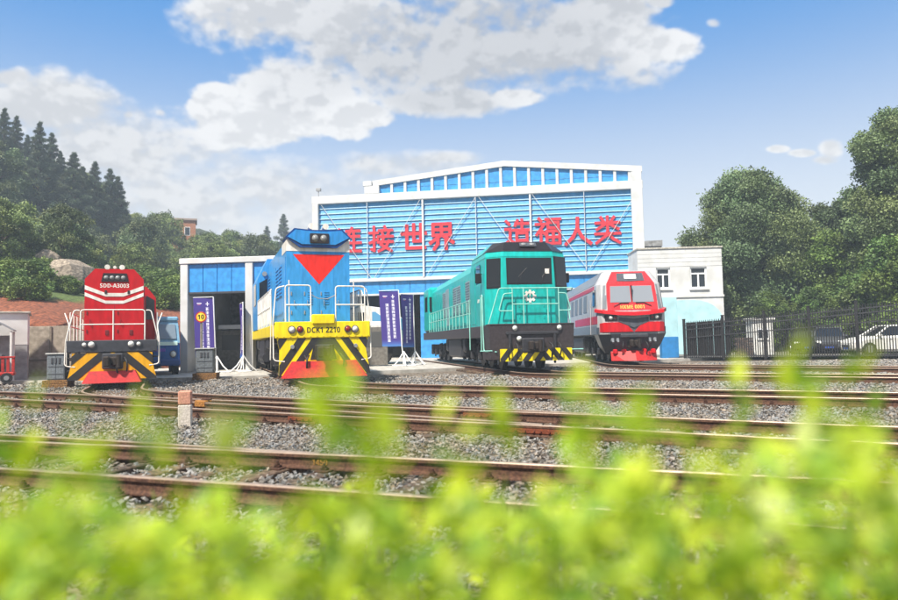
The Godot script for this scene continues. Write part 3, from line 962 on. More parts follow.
func annex() -> void:
	var pc := at(725, 330, 47.0)
	var o := thing("office_building", "two storey cream office building with white framed windows and pale blue painted base", "building", Vector3(pc.x, -0.085, -47.0), -3.0)
	var cream := mat("annex_cream", cs(212, 214, 215), 0.8, 0, "plaster", 0.2)
	var xl := on_face(o, 640, 330).x
	var xr := 0.0
	var top := on_face(o, 690, 248.5).y
	var w1 := [on_face(o, 656, 268), on_face(o, 671, 288.5)]
	var w2 := [on_face(o, 690, 267), on_face(o, 707.5, 288.0)]
	# front wall as piers and bands round the two windows
	var T := -0.35
	var y0: float = (w1[1].y + w2[1].y) / 2
	var y1: float = (w1[0].y + w2[0].y) / 2
	var xs := [xl, w1[0].x, w1[1].x, w2[0].x, w2[1].x, xr]
	var b := MB.new(); b.bx(xl, xr, 0, y0, T, 0); part(o, "wall", b, cream)
	b = MB.new(); b.bx(xl, xr, y1, top, T, 0); part(o, "wall", b, cream)
	for k in [0, 2, 4]:
		b = MB.new(); b.bx(xs[k], xs[k + 1], y0, y1, T, 0); part(o, "wall", b, cream)
	b = MB.new(); b.bx(xl - 0.05, xr + 0.08, top, top + 0.12, -9, 0.08, 0.02); part(o, "coping", b, mat("coping", cs(198, 194, 184), 0.8, 0, "dirt", 0.5))
	b = MB.new(); b.bx(xl, xr + 0.05, y0 - 0.62, y0 - 0.48, 0.001, 0.07, 0.01); part(o, "string_course", b, cream)
	# tile joints: the wall is clad in large pieces
	for k in 7:
		for r in 4:
			var x0 := xl + (xr - xl) * k / 7.0
			var x1 := xl + (xr - xl) * (k + 1) / 7.0
			var ya := y1 + 0.05 + (top - y1 - 0.1) * r / 4.0
			var yb := y1 + 0.05 + (top - y1 - 0.1) * (r + 1) / 4.0
			b = MB.new(); b.bx(x0 + 0.012, x1 - 0.012, ya + 0.012, yb - 0.012, 0.001, 0.016, 0.005)
			part(o, "wall_tile", b, cream)
	for w in [w1, w2]:
		var f := MB.new()
		var a: Vector2 = w[0]; var c: Vector2 = w[1]
		f.bx(a.x, a.x + 0.1, c.y, a.y, -0.22, -0.10, 0.01); f.bx(c.x - 0.1, c.x, c.y, a.y, -0.22, -0.10, 0.01)
		f.bx(a.x + 0.1, c.x - 0.1, c.y, c.y + 0.1, -0.22, -0.10, 0.01); f.bx(a.x + 0.1, c.x - 0.1, a.y - 0.1, a.y, -0.22, -0.10, 0.01)
		var mid := (a.x + c.x) / 2
		f.bx(mid - 0.05, mid + 0.05, c.y + 0.1, a.y - 0.5, -0.22, -0.10, 0.01)
		f.bx(a.x + 0.1, c.x - 0.1, a.y - 0.5, a.y - 0.40, -0.22, -0.10, 0.01)
		var wn := part(o, "window", f, mat("window_white", cs(238, 240, 240), 0.5))
		for q in [[a.x + 0.1, mid - 0.05, c.y + 0.1, a.y - 0.5], [mid + 0.05, c.x - 0.1, c.y + 0.1, a.y - 0.5], [a.x + 0.1, c.x - 0.1, a.y - 0.4, a.y - 0.1]]:
			b = MB.new(); b.bx(q[0], q[1], q[2], q[3], -0.18, -0.165); part(wn, "pane", b, mat("dark_pane", cs(34, 40, 46), 0.06))
		b = MB.new(); b.bx(a.x - 0.1, c.x + 0.1, c.y - 0.12, c.y, -0.1, 0.10, 0.01); part(wn, "sill", b, cream)
	# painted base with the curved edge
	var bl := on_face(o, 663, 330).x
	var bt := on_face(o, 690, 300).y
	var arc := PackedVector2Array([Vector2(bl, 0.02), Vector2(xr - 0.01, 0.02), Vector2(xr - 0.01, bt - 1.5)])
	for i in 7:
		var t := i / 6.0 * PI / 2
		arc.append(Vector2(xr - 0.1 - (1 - cos(t)) * 1.9, bt - 1.4 + sin(t) * 1.4))
	arc.append(Vector2(bl, bt))
	b = MB.new(); b.prism(arc, 0.003, 0.02); part(o, "painted_base", b, mat("mural_blue", cs(176, 220, 230), 0.75, 0, "plaster", 0.25))
	b = MB.new(); b.bx(xl, xl + 0.3, 0, top, -9, T); part(o, "side_wall", b, cream)
	b = MB.new(); b.bx(xr - 0.3, xr, 0, top, -9, T); part(o, "side_wall", b, cream)
	b = MB.new(); b.bx(xl + 0.3, xr - 0.3, 0, top, -9, -8.7); part(o, "back_wall", b, cream)
	b = MB.new(); b.bx(xl + 0.3, xr - 0.3, top - 0.3, top - 0.1, -8.7, T); part(o, "roof", b, mat("roof_sheet"))
	# dark floor inside so that the panes look into a room
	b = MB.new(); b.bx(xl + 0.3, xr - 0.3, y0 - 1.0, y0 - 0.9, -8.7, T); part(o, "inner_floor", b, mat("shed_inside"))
	# grey sheet roofs further back
	var r := thing("grey_warehouse", "grey sheet metal warehouse roof rising behind the cream office building", "warehouse", Vector3(pc.x - 5.5, -0.085, -62), -3.0)
	var g := mat("sheet_grey", cs(168, 170, 172), 0.6, 0.2, "dirt", 0.3)
	var ht := on_face(r, 680, 240).y
	b = MB.new(); b.bx(-1.5, 6.0, 0, ht - 0.5, -8, 0); part(r, "wall", b, g)
	for k in 8:
		b = MB.new(); b.prism(PackedVector2Array([Vector2(-1.6 + k * 0.96, ht - 0.5), Vector2(-0.68 + k * 0.96, ht - 0.5), Vector2(-0.68 + k * 0.96, ht - 0.12 + k * 0.02), Vector2(-1.6 + k * 0.96, ht - 0.14 + k * 0.02)]), -8.2, 0.15)
		part(r, "roof_sheet", b, g)
	b = MB.new(); b.bx(-1.4, 1.4, ht - 0.1, ht + 0.7, -5, -1, 0.05); part(r, "roof_ventilator", b, mat("sheet_pale", cs(196, 198, 198), 0.6))
	# stub of the boundary wall with its blue dado
	var q := on_ground(671, 360, -0.2)
	var s := thing("gate_pillar", "stubby gate pillar, pale blue above and strong blue below, at the fence end", "pillar", Vector3(q.x, -0.2, q.z), 4.0)
	var hh := 17.0 / 700.0 * -q.z
	var yb := on_face(s, 671, 337).y
	var yt := on_face(s, 671, 297).y
	b = MB.new(); b.bx(-hh / 2, hh / 2, 0, yb, -0.4, 0.02, 0.015); part(s, "dado", b, mat("dado_blue", cs(40, 128, 196), 0.6, 0, "plaster", 0.5))
	b = MB.new(); b.bx(-hh / 2 + 0.01, hh / 2 - 0.01, yb, yt, -0.4, 0.0, 0.015); part(s, "shaft", b, mat("mural_blue"))

func left_yard() -> void:
	# retaining wall at the foot of the hill
	var o := thing("retaining_wall", "weathered concrete retaining wall with vertical ribs below the red earth slope", "retaining wall", Vector3(-19.0, -0.2, -32.5), 12.0)
	var con := mat("old_concrete", cs(168, 158, 144), 0.92, 0, "dirt", 0.35)
	var con2 := mat("old_concrete_rib", cs(134, 124, 112), 0.92, 0, "dirt", 0.5)
	var top := on_face(o, 55, 326).y
	var mid := on_face(o, 55, 360).y
	var b := MB.new()
	for i in 12:
		b = MB.new(); b.bx(-9.0 + i * 1.05 + 0.02, -9.0 + (i + 1) * 1.05 - 0.02, mid, top, -0.35, 0, 0.015); part(o, "panel", b, con)
		b = MB.new(); b.bx(-9.0 + i * 1.05 - 0.05, -9.0 + i * 1.05 + 0.05, mid + 0.35, top - 0.02, 0.001, 0.06, 0.01); part(o, "rib", b, con2)
	b = MB.new(); b.bx(-9.0, 3.6, 0, mid - 0.01, -0.35, 0.22, 0.03); part(o, "footing", b, con)
	b = MB.new(); b.bx(-9.0, 3.6, mid - 0.01, mid + 0.07, -0.02, 0.26, 0.02); part(o, "ledge", b, con2)
	# white hut
	var hp := on_ground(14, 378, -0.1)
	var h := thing("white_hut", "plain white hut with grey skirting beside the concrete retaining wall", "hut", Vector3(-17.6, -0.1, -29.2), 30.0)
	var xr := on_face(h, 28, 330).x
	var yt := on_face(h, 14, 313).y
	var yb := on_face(h, 20, 345).y
	b = MB.new(); b.bx(xr - 5.0, xr, yb, yt, -3.0, 0, 0.02); part(h, "wall", b, mat("hut_white", cs(218, 218, 217), 0.7, 0, "plaster", 0.3))
	b = MB.new(); b.bx(xr - 4.99, xr - 0.01, 0, yb, -2.99, -0.01, 0.01); part(h, "skirting", b, mat("hut_grey", cs(168, 168, 172), 0.8, 0, "dirt", 0.3))
	b = MB.new(); b.bx(xr - 5.1, xr + 0.08, yt, yt + 0.06, -3.1, 0.1, 0.01); part(h, "roof", b, mat("coping"))
	# open lean-to in front of it
	var l := thing("open_shelter", "small open shelter with a sloping grey roof and thin posts before the white hut", "shelter", Vector3(-17.2, -0.1, -27.4), 28.0)
	var lx := on_face(l, 11, 335).x
	var ly := on_face(l, 11, 331).y
	var lz := on_face(l, 0, 324).y
	var ln := on_face(l, 0, 324).x
	b = MB.new(); b.prism(PackedVector2Array([Vector2(lx + 0.08, ly), Vector2(ln, lz), Vector2(ln - 1.3, ly), Vector2(ln - 1.3, ly + 0.06), Vector2(ln, lz + 0.07), Vector2(lx + 0.08, ly + 0.06)]), -1.4, 0.1); part(l, "roof", b, mat("steel_grey"))
	for p in [Vector2(lx, 0), Vector2(lx, -1.3), Vector2(ln - 1.2, 0), Vector2(ln - 1.2, -1.3)]:
		b = MB.new(); b.bx(p.x - 0.04, p.x + 0.04, 0, ly, p.y - 0.04, p.y + 0.04, 0.008); part(l, "post", b, mat("post_white", cs(220, 220, 216), 0.6))
	b = MB.new(); b.bx(ln - 1.2, lx - 0.06, 0.6, ly - 0.15, -1.36, -1.33); part(l, "back_panel", b, mat("hut_grey"))
	# red slatted cart under it
	var c := thing("handcart", "red slatted handcart parked under the small open shelter", "cart", Vector3(-17.2, -0.1, -26.9), 28.0)
	var rm := mat("cart_red", cs(196, 44, 36), 0.5, 0, "dirt", 0.8)
	b = MB.new(); b.bx(-1.0, 0.45, 0.28, 0.42, -0.5, 0.4, 0.03); part(c, "bed", b, rm)
	for i in 9:
		b = MB.new(); b.bx(-1.0 + i * 0.17, -0.9 + i * 0.17, 0.42, 0.95, 0.33, 0.38, 0.01); part(c, "slat", b, rm)
	b = MB.new(); b.bx(-1.02, 0.47, 0.95, 1.02, 0.31, 0.40, 0.01); part(c, "top_rail", b, rm)
	b = MB.new(); b.bx(-0.9, 0.1, 0.45, 1.12, -0.4, 0.2, 0.08); part(c, "load", b, mat("cart_load", cs(52, 50, 54), 0.7))
	for x in [-0.75, 0.2]:
		b = MB.new(); b.cyl(Vector3(x, 0.2, 0.34), Vector3(x, 0.2, 0.44), 0.2, 0.2, 16); var w := part(c, "wheel", b, mat("tyre", cs(30, 30, 32), 0.8))
		b = MB.new(); b.cyl(Vector3(x, 0.2, 0.44), Vector3(x, 0.2, 0.455), 0.09, 0.09, 12); part(w, "rim", b, mat("steel_grey"))

# ---------------------------------------------------------------- locomotives
# each stands on the rail head (y = 0) with its coupler near z = 0 and its front towards +z
func lamp(parent: Node, called: String, p: Vector3, r: float, m: Material, d := 0.05) -> void:
	var b := MB.new()
	b.cyl(p, p + Vector3(0, 0, d), r * 1.22, r * 1.16, 16)
	var o := part(parent, called, b, mat("lamp_rim", cs(70, 70, 74), 0.4, 0.3))
	var l := MB.new()
	l.xf = Transform3D(Basis(Vector3.RIGHT, PI / 2), p + Vector3(0, 0, d - 0.004))
	l.sphere(Vector3.ZERO, Vector3(r, r * 0.10, r), 14, 4, true)
	part(o, "lens", l, m)
func lens_mat() -> StandardMaterial3D:
	var m := mat("lamp_lens", cs(212, 214, 208), 0.12, 0.0)
	return m
func dull_lens() -> StandardMaterial3D:
	return mat("lamp_lens_dull", cs(128, 130, 130), 0.14, 0.0)
func wheelset(parent: Node, z: float, r := 0.5, gauge := 0.755) -> void:
	for sd in [-1, 1]:
		var b := MB.new()
		b.cyl(Vector3(sd * (gauge - 0.06), r, z), Vector3(sd * (gauge + 0.07), r, z), r, r, 24)
		b.cyl(Vector3(sd * (gauge - 0.09), r, z), Vector3(sd * (gauge - 0.055), r, z), r + 0.03, r + 0.03, 24)
		b.cyl(Vector3(sd * (gauge + 0.07), r, z), Vector3(sd * (gauge + 0.24), r, z), 0.16, 0.14, 12)
		part(parent, "wheel", b, mat("wheel_steel", cs(62, 58, 56), 0.5, 0.5, "dirt", 1.0))
func bogie(o: Node3D, zc: float, axles: Array, half := 1.05, r := 0.5) -> void:
	var b := MB.new()
	var z0: float = zc + axles.min() - 0.75
	var z1: float = zc + axles.max() + 0.75
	for sd in [-1, 1]:
		b.prism_side(sd * (half - 0.05), sd * (half + 0.06), [Vector2(z0, 0.62), Vector2(z0 + 0.3, 0.50), Vector2(z1 - 0.3, 0.50), Vector2(z1, 0.62), Vector2(z1, 0.88), Vector2(z0, 0.88)])
		for a in axles:
			b.bx(sd * (half + 0.05), sd * (half + 0.22), 0.34, 0.66, zc + a - 0.19, zc + a + 0.19, 0.04)
			b.cyl(Vector3(sd * (half + 0.1), 0.62, zc + a - 0.32), Vector3(sd * (half + 0.1), 0.95, zc + a - 0.32), 0.09, 0.09, 10)
			b.cyl(Vector3(sd * (half + 0.1), 0.62, zc + a + 0.32), Vector3(sd * (half + 0.1), 0.95, zc + a + 0.32), 0.09, 0.09, 10)
			b.bx(sd * (half + 0.02), sd * (half + 0.10), 0.22, 0.60, zc + a + 0.50, zc + a + 0.58, 0.02)
	b.bx(-half, half, 0.45, 0.8, zc - 0.25, zc + 0.25, 0.04)
	var g := part(o, "bogie", b, mat("bogie_black", cs(48, 47, 50), 0.6, 0.1, "dirt", 0.8))
	for a in axles: wheelset(g, zc + a, r)
func coupler(o: Node3D, y: float, z: float) -> void:
	var b := MB.new()
	b.bx(-0.15, 0.15, y - 0.14, y + 0.14, z - 0.5, z + 0.02, 0.03)
	b.bx(-0.26, -0.06, y - 0.17, y + 0.17, z, z + 0.24, 0.05)
	b.bx(-0.02, 0.20, y - 0.15, y + 0.15, z + 0.0, z + 0.14, 0.05)
	b.cyl(Vector3(0.18, y - 0.20, z + 0.14), Vector3(0.18, y + 0.20, z + 0.14), 0.075, 0.075, 12)
	b.bx(-0.30, 0.30, y - 0.22, y + 0.22, z - 0.32, z - 0.24, 0.03)
	part(o, "coupler", b, mat("coupler_iron", cs(66, 62, 60), 0.65, 0.4, "rust", 2.0))
func hose(o: Node3D, p: Vector3, lean: float, m: Material) -> void:
	var pts := []
	for i in 9:
		var t := i / 8.0
		pts.append(p + Vector3(lean * sin(t * PI * 0.8), -0.55 * t + 0.08 * sin(t * PI), 0.20 * sin(t * PI)))
	var b := MB.new(); b.tube(pts, 0.026, 8)
	b.cyl(pts[8] + Vector3(0, 0.02, 0), pts[8] - Vector3(0, 0.07, 0), 0.04, 0.035, 10)
	part(o, "brake_hose", b, m)
func handrail(o: Node3D, called: String, runs: Array, r: float, m: Material) -> void:
	var b := MB.new()
	for q in runs: b.tube(q, r, 8)
	part(o, called, b, m)
func bent(pts: Array, rad := 0.1) -> Array:      # round the corners of a run of pipe
	var out := [pts[0]]
	for i in range(1, pts.size() - 1):
		var a: Vector3 = pts[i] + (pts[i - 1] - pts[i]).limit_length(rad)
		var c: Vector3 = pts[i] + (pts[i + 1] - pts[i]).limit_length(rad)
		for k in 5:
			var t := k / 4.0
			out.append(a.lerp(pts[i], t).lerp(pts[i].lerp(c, t), t))
	out.append(pts[pts.size() - 1])
	return out
func plate(o: Node, called: String, poly: Array, z0: float, z1: float, m: Material) -> MeshInstance3D:
	var b := MB.new()
	b.prism(PackedVector2Array(poly), z0, z1)
	return part(o, called, b, m)
# slanting stripes clipped to a plate
func stripes(o: Node, poly: PackedVector2Array, bars: Array, z0: float, z1: float, m: Material) -> void:
	for q in bars:
		var d: Vector2 = (q[1] - q[0]).normalized()
		var nn: Vector2 = Vector2(-d.y, d.x) * q[2] * 0.5
		for p in Geometry2D.intersect_polygons(poly, PackedVector2Array([q[0] - nn, q[1] - nn, q[1] + nn, q[0] + nn])):
			var b := MB.new(); b.prism(p, z0, z1); part(o, "stripe", b, m)
func V2(x: float, y: float) -> Vector2: return Vector2(x, y)
func V3(x: float, y: float, z: float) -> Vector3: return Vector3(x, y, z)
func lettering(o: Node, s: String, h: float, p: Vector3, m: Material, squeeze := 1.0, tilt := 0.0) -> void:
	var t := part(o, "lettering", text_mesh(s, h, m))
	t.position = p
	t.scale.x = squeeze
	t.rotation.x = tilt
# a row of panels or grilles on the side of a hood, at x (outward sign sd)
func side_panel(o: Node, called: String, x: float, sd: float, z0: float, z1: float, y0: float, y1: float, m: Material, t := 0.02) -> MeshInstance3D:
	var b := MB.new(); b.bx(x, x + sd * t, y0, y1, z0, z1, 0.008)
	return part(o, called, b, m)
func grille(o: Node, x: float, sd: float, z0: float, z1: float, y0: float, y1: float, m: Material, m2: Material) -> void:
	var g := side_panel(o, "grille", x, sd, z0, z1, y0, y1, m2, 0.012)
	var n := int((y1 - y0) / 0.11)
	for i in n:
		var b := MB.new(); b.bx(x + sd * 0.012, x + sd * 0.04, y0 + (i + 0.2) * (y1 - y0) / n, y0 + (i + 0.7) * (y1 - y0) / n, z0 + 0.03, z1 - 0.03, 0.006)
		part(g, "louvre", b, m)
func side_rails(o: Node3D, x: float, z0: float, z1: float, y0: float, h: float, n: int, m: Material, r := 0.022) -> void:
	var runs := []
	for k in [1.0, 0.52]: runs.append([V3(x, y0 + h * k, z0), V3(x, y0 + h * k, z1)])
	for i in n + 1:
		var z := lerpf(z0, z1, float(i) / n)
		runs.append([V3(x, y0, z), V3(x, y0 + h, z)])
	handrail(o, "side_railing", runs, r, m)

# handles, hinges and bolts of a front door, on the plane z
func hardware(o: Node, xs: Array, y0: float, y1: float, z: float, m: Material) -> void:
	for x in xs:
		for y in [lerpf(y0, y1, .2), lerpf(y0, y1, .8)]:
			var h := MB.new(); h.bx(x - .018, x + .018, y - .06, y + .06, z, z + .022, 0.006); part(o, "hinge", h, m)
		var g := MB.new(); g.tube([V3(x + .09, lerpf(y0, y1, .5) - .08, z), V3(x + .09, lerpf(y0, y1, .5) - .08, z + .05), V3(x + .09, lerpf(y0, y1, .5) + .08, z + .05), V3(x + .09, lerpf(y0, y1, .5) + .08, z)], .011, 6); part(o, "door_handle", g, m)
func bolts(o: Node, x0: float, x1: float, n: int, y: float, z: float, m: Material) -> void:
	for i in n:
		var b := MB.new(); b.cyl(V3(lerpf(x0, x1, i / (n - 1.0)), y, z), V3(lerpf(x0, x1, i / (n - 1.0)), y, z + .018), .022, .018, 6); part(o, "bolt", b, m)

func red_loco() -> void:
	var p := on_ground(119, 384.5)
	var k := 21.7 / -p.z
	var o := thing("locomotive", "red hood locomotive with white chevrons and black and yellow striped pilot", "locomotive", Vector3(-10.45, 0, -21.7), 23.3)
	var red := paint("loco_red", cs(196, 18, 28))
	var white := paint("loco_white", cs(236, 234, 230), 0.4)
	var grey := mat("frame_grey", cs(62, 64, 72), 0.5, 0, "dirt", 0.6)
	var yel := paint("hazard_yellow", cs(240, 178, 26), 0.4)
	var blk := mat("hazard_black", cs(46, 44, 44), 0.5, 0, "dirt", 0.8)
	var b := MB.new()
	b.bx(-1.27, 1.27, 1.08, 1.39, -12.6, -0.42, 0.02); part(o, "underframe", b, grey)
	b = MB.new(); b.bx(-1.29, 1.29, 1.02, 1.40, -0.42, -0.34, 0.02); part(o, "buffer_beam", b, grey)
	# hood
	var prof := PackedVector2Array([V2(-.875, 1.39), V2(.875, 1.39), V2(.875, 3.40), V2(.58, 3.74), V2(-.58, 3.74), V2(-.875, 3.40)])
	b = MB.new(); b.prism(prof, -9.0, -1.30)
	var hood := part(o, "hood", b, red)
	b = MB.new(); b.prism(PackedVector2Array([V2(-.40, 3.32), V2(.42, 3.32), V2(.36, 3.60), V2(-.34, 3.60)]), -1.30, -1.275); var box := part(hood, "lamp_panel", b, mat("panel_black", cs(32, 24, 28), 0.4))
	for x in [-0.25, -0.08, 0.09, 0.26]:
		b = MB.new(); b.xf = Transform3D(Basis(Vector3.RIGHT, PI / 2), V3(x, 3.45, -1.272)); b.sphere(Vector3.ZERO, V3(.075, .014, .075), 12, 3, true); part(box, "headlamp", b, dull_lens())
	lettering(hood, "SDD-A3003", 0.13, V3(0.0, 3.19, -1.298), white, 0.95)
	for q in [[3.20, 2.95, .115], [2.97, 2.70, .10]]:
		var y0: float = q[0]; var y1: float = q[1]; var t: float = q[2]
		b = MB.new(); b.prism(PackedVector2Array([V2(-.872, y0), V2(-.27, y1), V2(.27, y1), V2(.872, y0), V2(.872, y0 - t * 1.2), V2(.26, y1 - t), V2(-.26, y1 - t), V2(-.872, y0 - t * 1.2)]), -1.30, -1.290); part(hood, "chevron", b, white)
	for x in [-0.26, 0.42]:
		b = MB.new(); b.bx(x - .035, x + .035, 2.92, 3.04, -1.29, -1.27, 0.01); part(hood, "hook", b, blk)
	for x in [-.22, .5]:
		b = MB.new(); b.bx(x - .05, x + .05, 1.58, 1.74, -1.30, -1.275, 0.01); part(hood, "latch", b, mat("dark_red", cs(110, 14, 20), 0.5))
	b = MB.new(); b.bx(-.006, .006, 1.42, 2.55, -1.30, -1.294); part(hood, "door_seam", b, mat("dark_red"))
	for x in [-.22, 0.0, .22]:
		b = MB.new(); b.cyl(V3(x, 3.80, -1.6), V3(x, 3.80, -1.30), 0.05, 0.085 if x != 0.0 else 0.05, 12); b.bx(x - .03, x + .03, 3.73, 3.80, -1.55, -1.45); part(hood, "horn", b, white)
	for i in 6:
		side_panel(hood, "side_door", .875, 1, -2.6 - i * 1.05, -1.7 - i * 1.05, 1.6, 3.2, red, 0.018)
	hardware(hood, [-.8, .1], 1.5, 2.5, -1.30, mat("dark_red")); bolts(o, -1.2, 1.2, 11, 1.07, -.34, mat("steel_dark"))
	# cab
	b = MB.new(); b.prism(PackedVector2Array([V2(-1.32, 1.39), V2(1.32, 1.39), V2(1.32, 3.3), V2(.95, 3.78), V2(-.95, 3.78), V2(-1.32, 3.3)]), -12.0, -9.0); var cab := part(o, "cab", b, red)
	for sd in [-1, 1]:
		plate(cab, "cab_window", [V2(sd * .93, 2.35), V2(sd * 1.26, 2.35), V2(sd * 1.26, 3.2), V2(sd * .93, 3.4)], -9.0, -8.98, mat("loco_glass", cs(20, 24, 28), 0.05))
		side_panel(cab, "cab_window", sd * 1.32, sd, -11.0, -9.5, 2.4, 3.2, mat("loco_glass"))
	# front railing, side steps
	handrail(o, "front_railing", [bent([V3(-.92, 1.40, -.50), V3(-.92, 2.36, -.50), V3(.92, 2.36, -.50), V3(.92, 1.40, -.50)]), [V3(0, 1.4, -.5), V3(0, 2.36, -.5)], [V3(-.92, 1.90, -.5), V3(.92, 1.90, -.5)]], 0.020, white)
	for sd in [-1.0, 1.0]:
		handrail(o, "step_railing", [bent([V3(sd * .95, 2.34, -.5), V3(sd * 1.10, 2.36, -.5), V3(sd * 1.32, 1.40, -.45), V3(sd * 1.34, .62, -.40), V3(sd * 1.05, .58, -.36)]), bent([V3(sd * 1.45, 2.30, -1.5), V3(sd * 1.30, 1.9, -1.3), V3(sd * 1.36, 1.4, -1.2), V3(sd * 1.36, .60, -1.2)])], 0.019, white)
		side_rails(o, sd * 1.30, -8.9, -1.6, 1.39, 0.92, 6, white)
		b = MB.new()
		for y in [0.45, 0.85]: b.bx(sd * 1.0, sd * 1.32, y - .02, y + .02, -1.35, -.75, 0.006)
		b.bx(sd * .98, sd * 1.0, .4, 1.08, -1.35, -.72); part(o, "steps", b, blk)
	lamp(o, "headlight", V3(-.80, 1.27, -.35), .075, lens_mat()); lamp(o, "headlight", V3(-.60, 1.27, -.35), .10, lens_mat())
	lamp(o, "headlight", V3(.52, 1.27, -.35), .10, lens_mat()); lamp(o, "headlight", V3(.74, 1.27, -.35), .075, lens_mat())
	# striped pilot plate and plough
	var pil := PackedVector2Array([V2(-1.14, 1.01), V2(1.14, 1.01), V2(1.16, .62), V2(1.27, .17), V2(-1.27, .17), V2(-1.16, .62)])
	b = MB.new(); b.prism(pil, -.42, -.36); var pl := part(o, "pilot", b, yel)
	stripes(pl, pil, [[V2(-.10, 1.12), V2(-1.35, .0), .23], [V2(-.78, 1.1), V2(-1.4, .55), .20], [V2(.10, 1.12), V2(1.35, .0), .23], [V2(.78, 1.1), V2(1.4, .55), .20]], -.361, -.352, blk)
	b = MB.new(); b.loft([[V3(-.66, .44, -.34), V3(.66, .44, -.34), V3(.64, .44, -.1), V3(-.64, .44, -.1)], [V3(-.86, .08, -.34), V3(.86, .08, -.34), V3(.82, .08, .04), V3(-.82, .08, .04)]]); part(o, "plough", b, mat("plough_red", cs(206, 26, 28), 0.6, 0, "dirt", 0.8))
	b = MB.new(); b.bx(-.30, .30, .50, .98, -.36, -.22, 0.03); part(o, "coupler_box", b, grey)
	coupler(o, .74, -.1)
	hose(o, V3(.34, .85, -.20), .08, mat("hose_black", cs(28, 28, 30), 0.6)); hose(o, V3(.42, .78, -.20), -.30, mat("hose_black"))
	bogie(o, -2.9, [-1.0, 0.8], 1.0, 0.44); bogie(o, -9.6, [-1.0, 0.8], 1.0, 0.44)
	b = MB.new(); b.bx(-1.1, 1.1, .35, 1.05, -7.6, -4.8, 0.08); part(o, "fuel_tank", b, grey)
	b = MB.new(); b.bx(-1.2, 1.2, .2, 1.0, -12.6, -12.5, 0.02); part(o, "rear_pilot", b, yel)

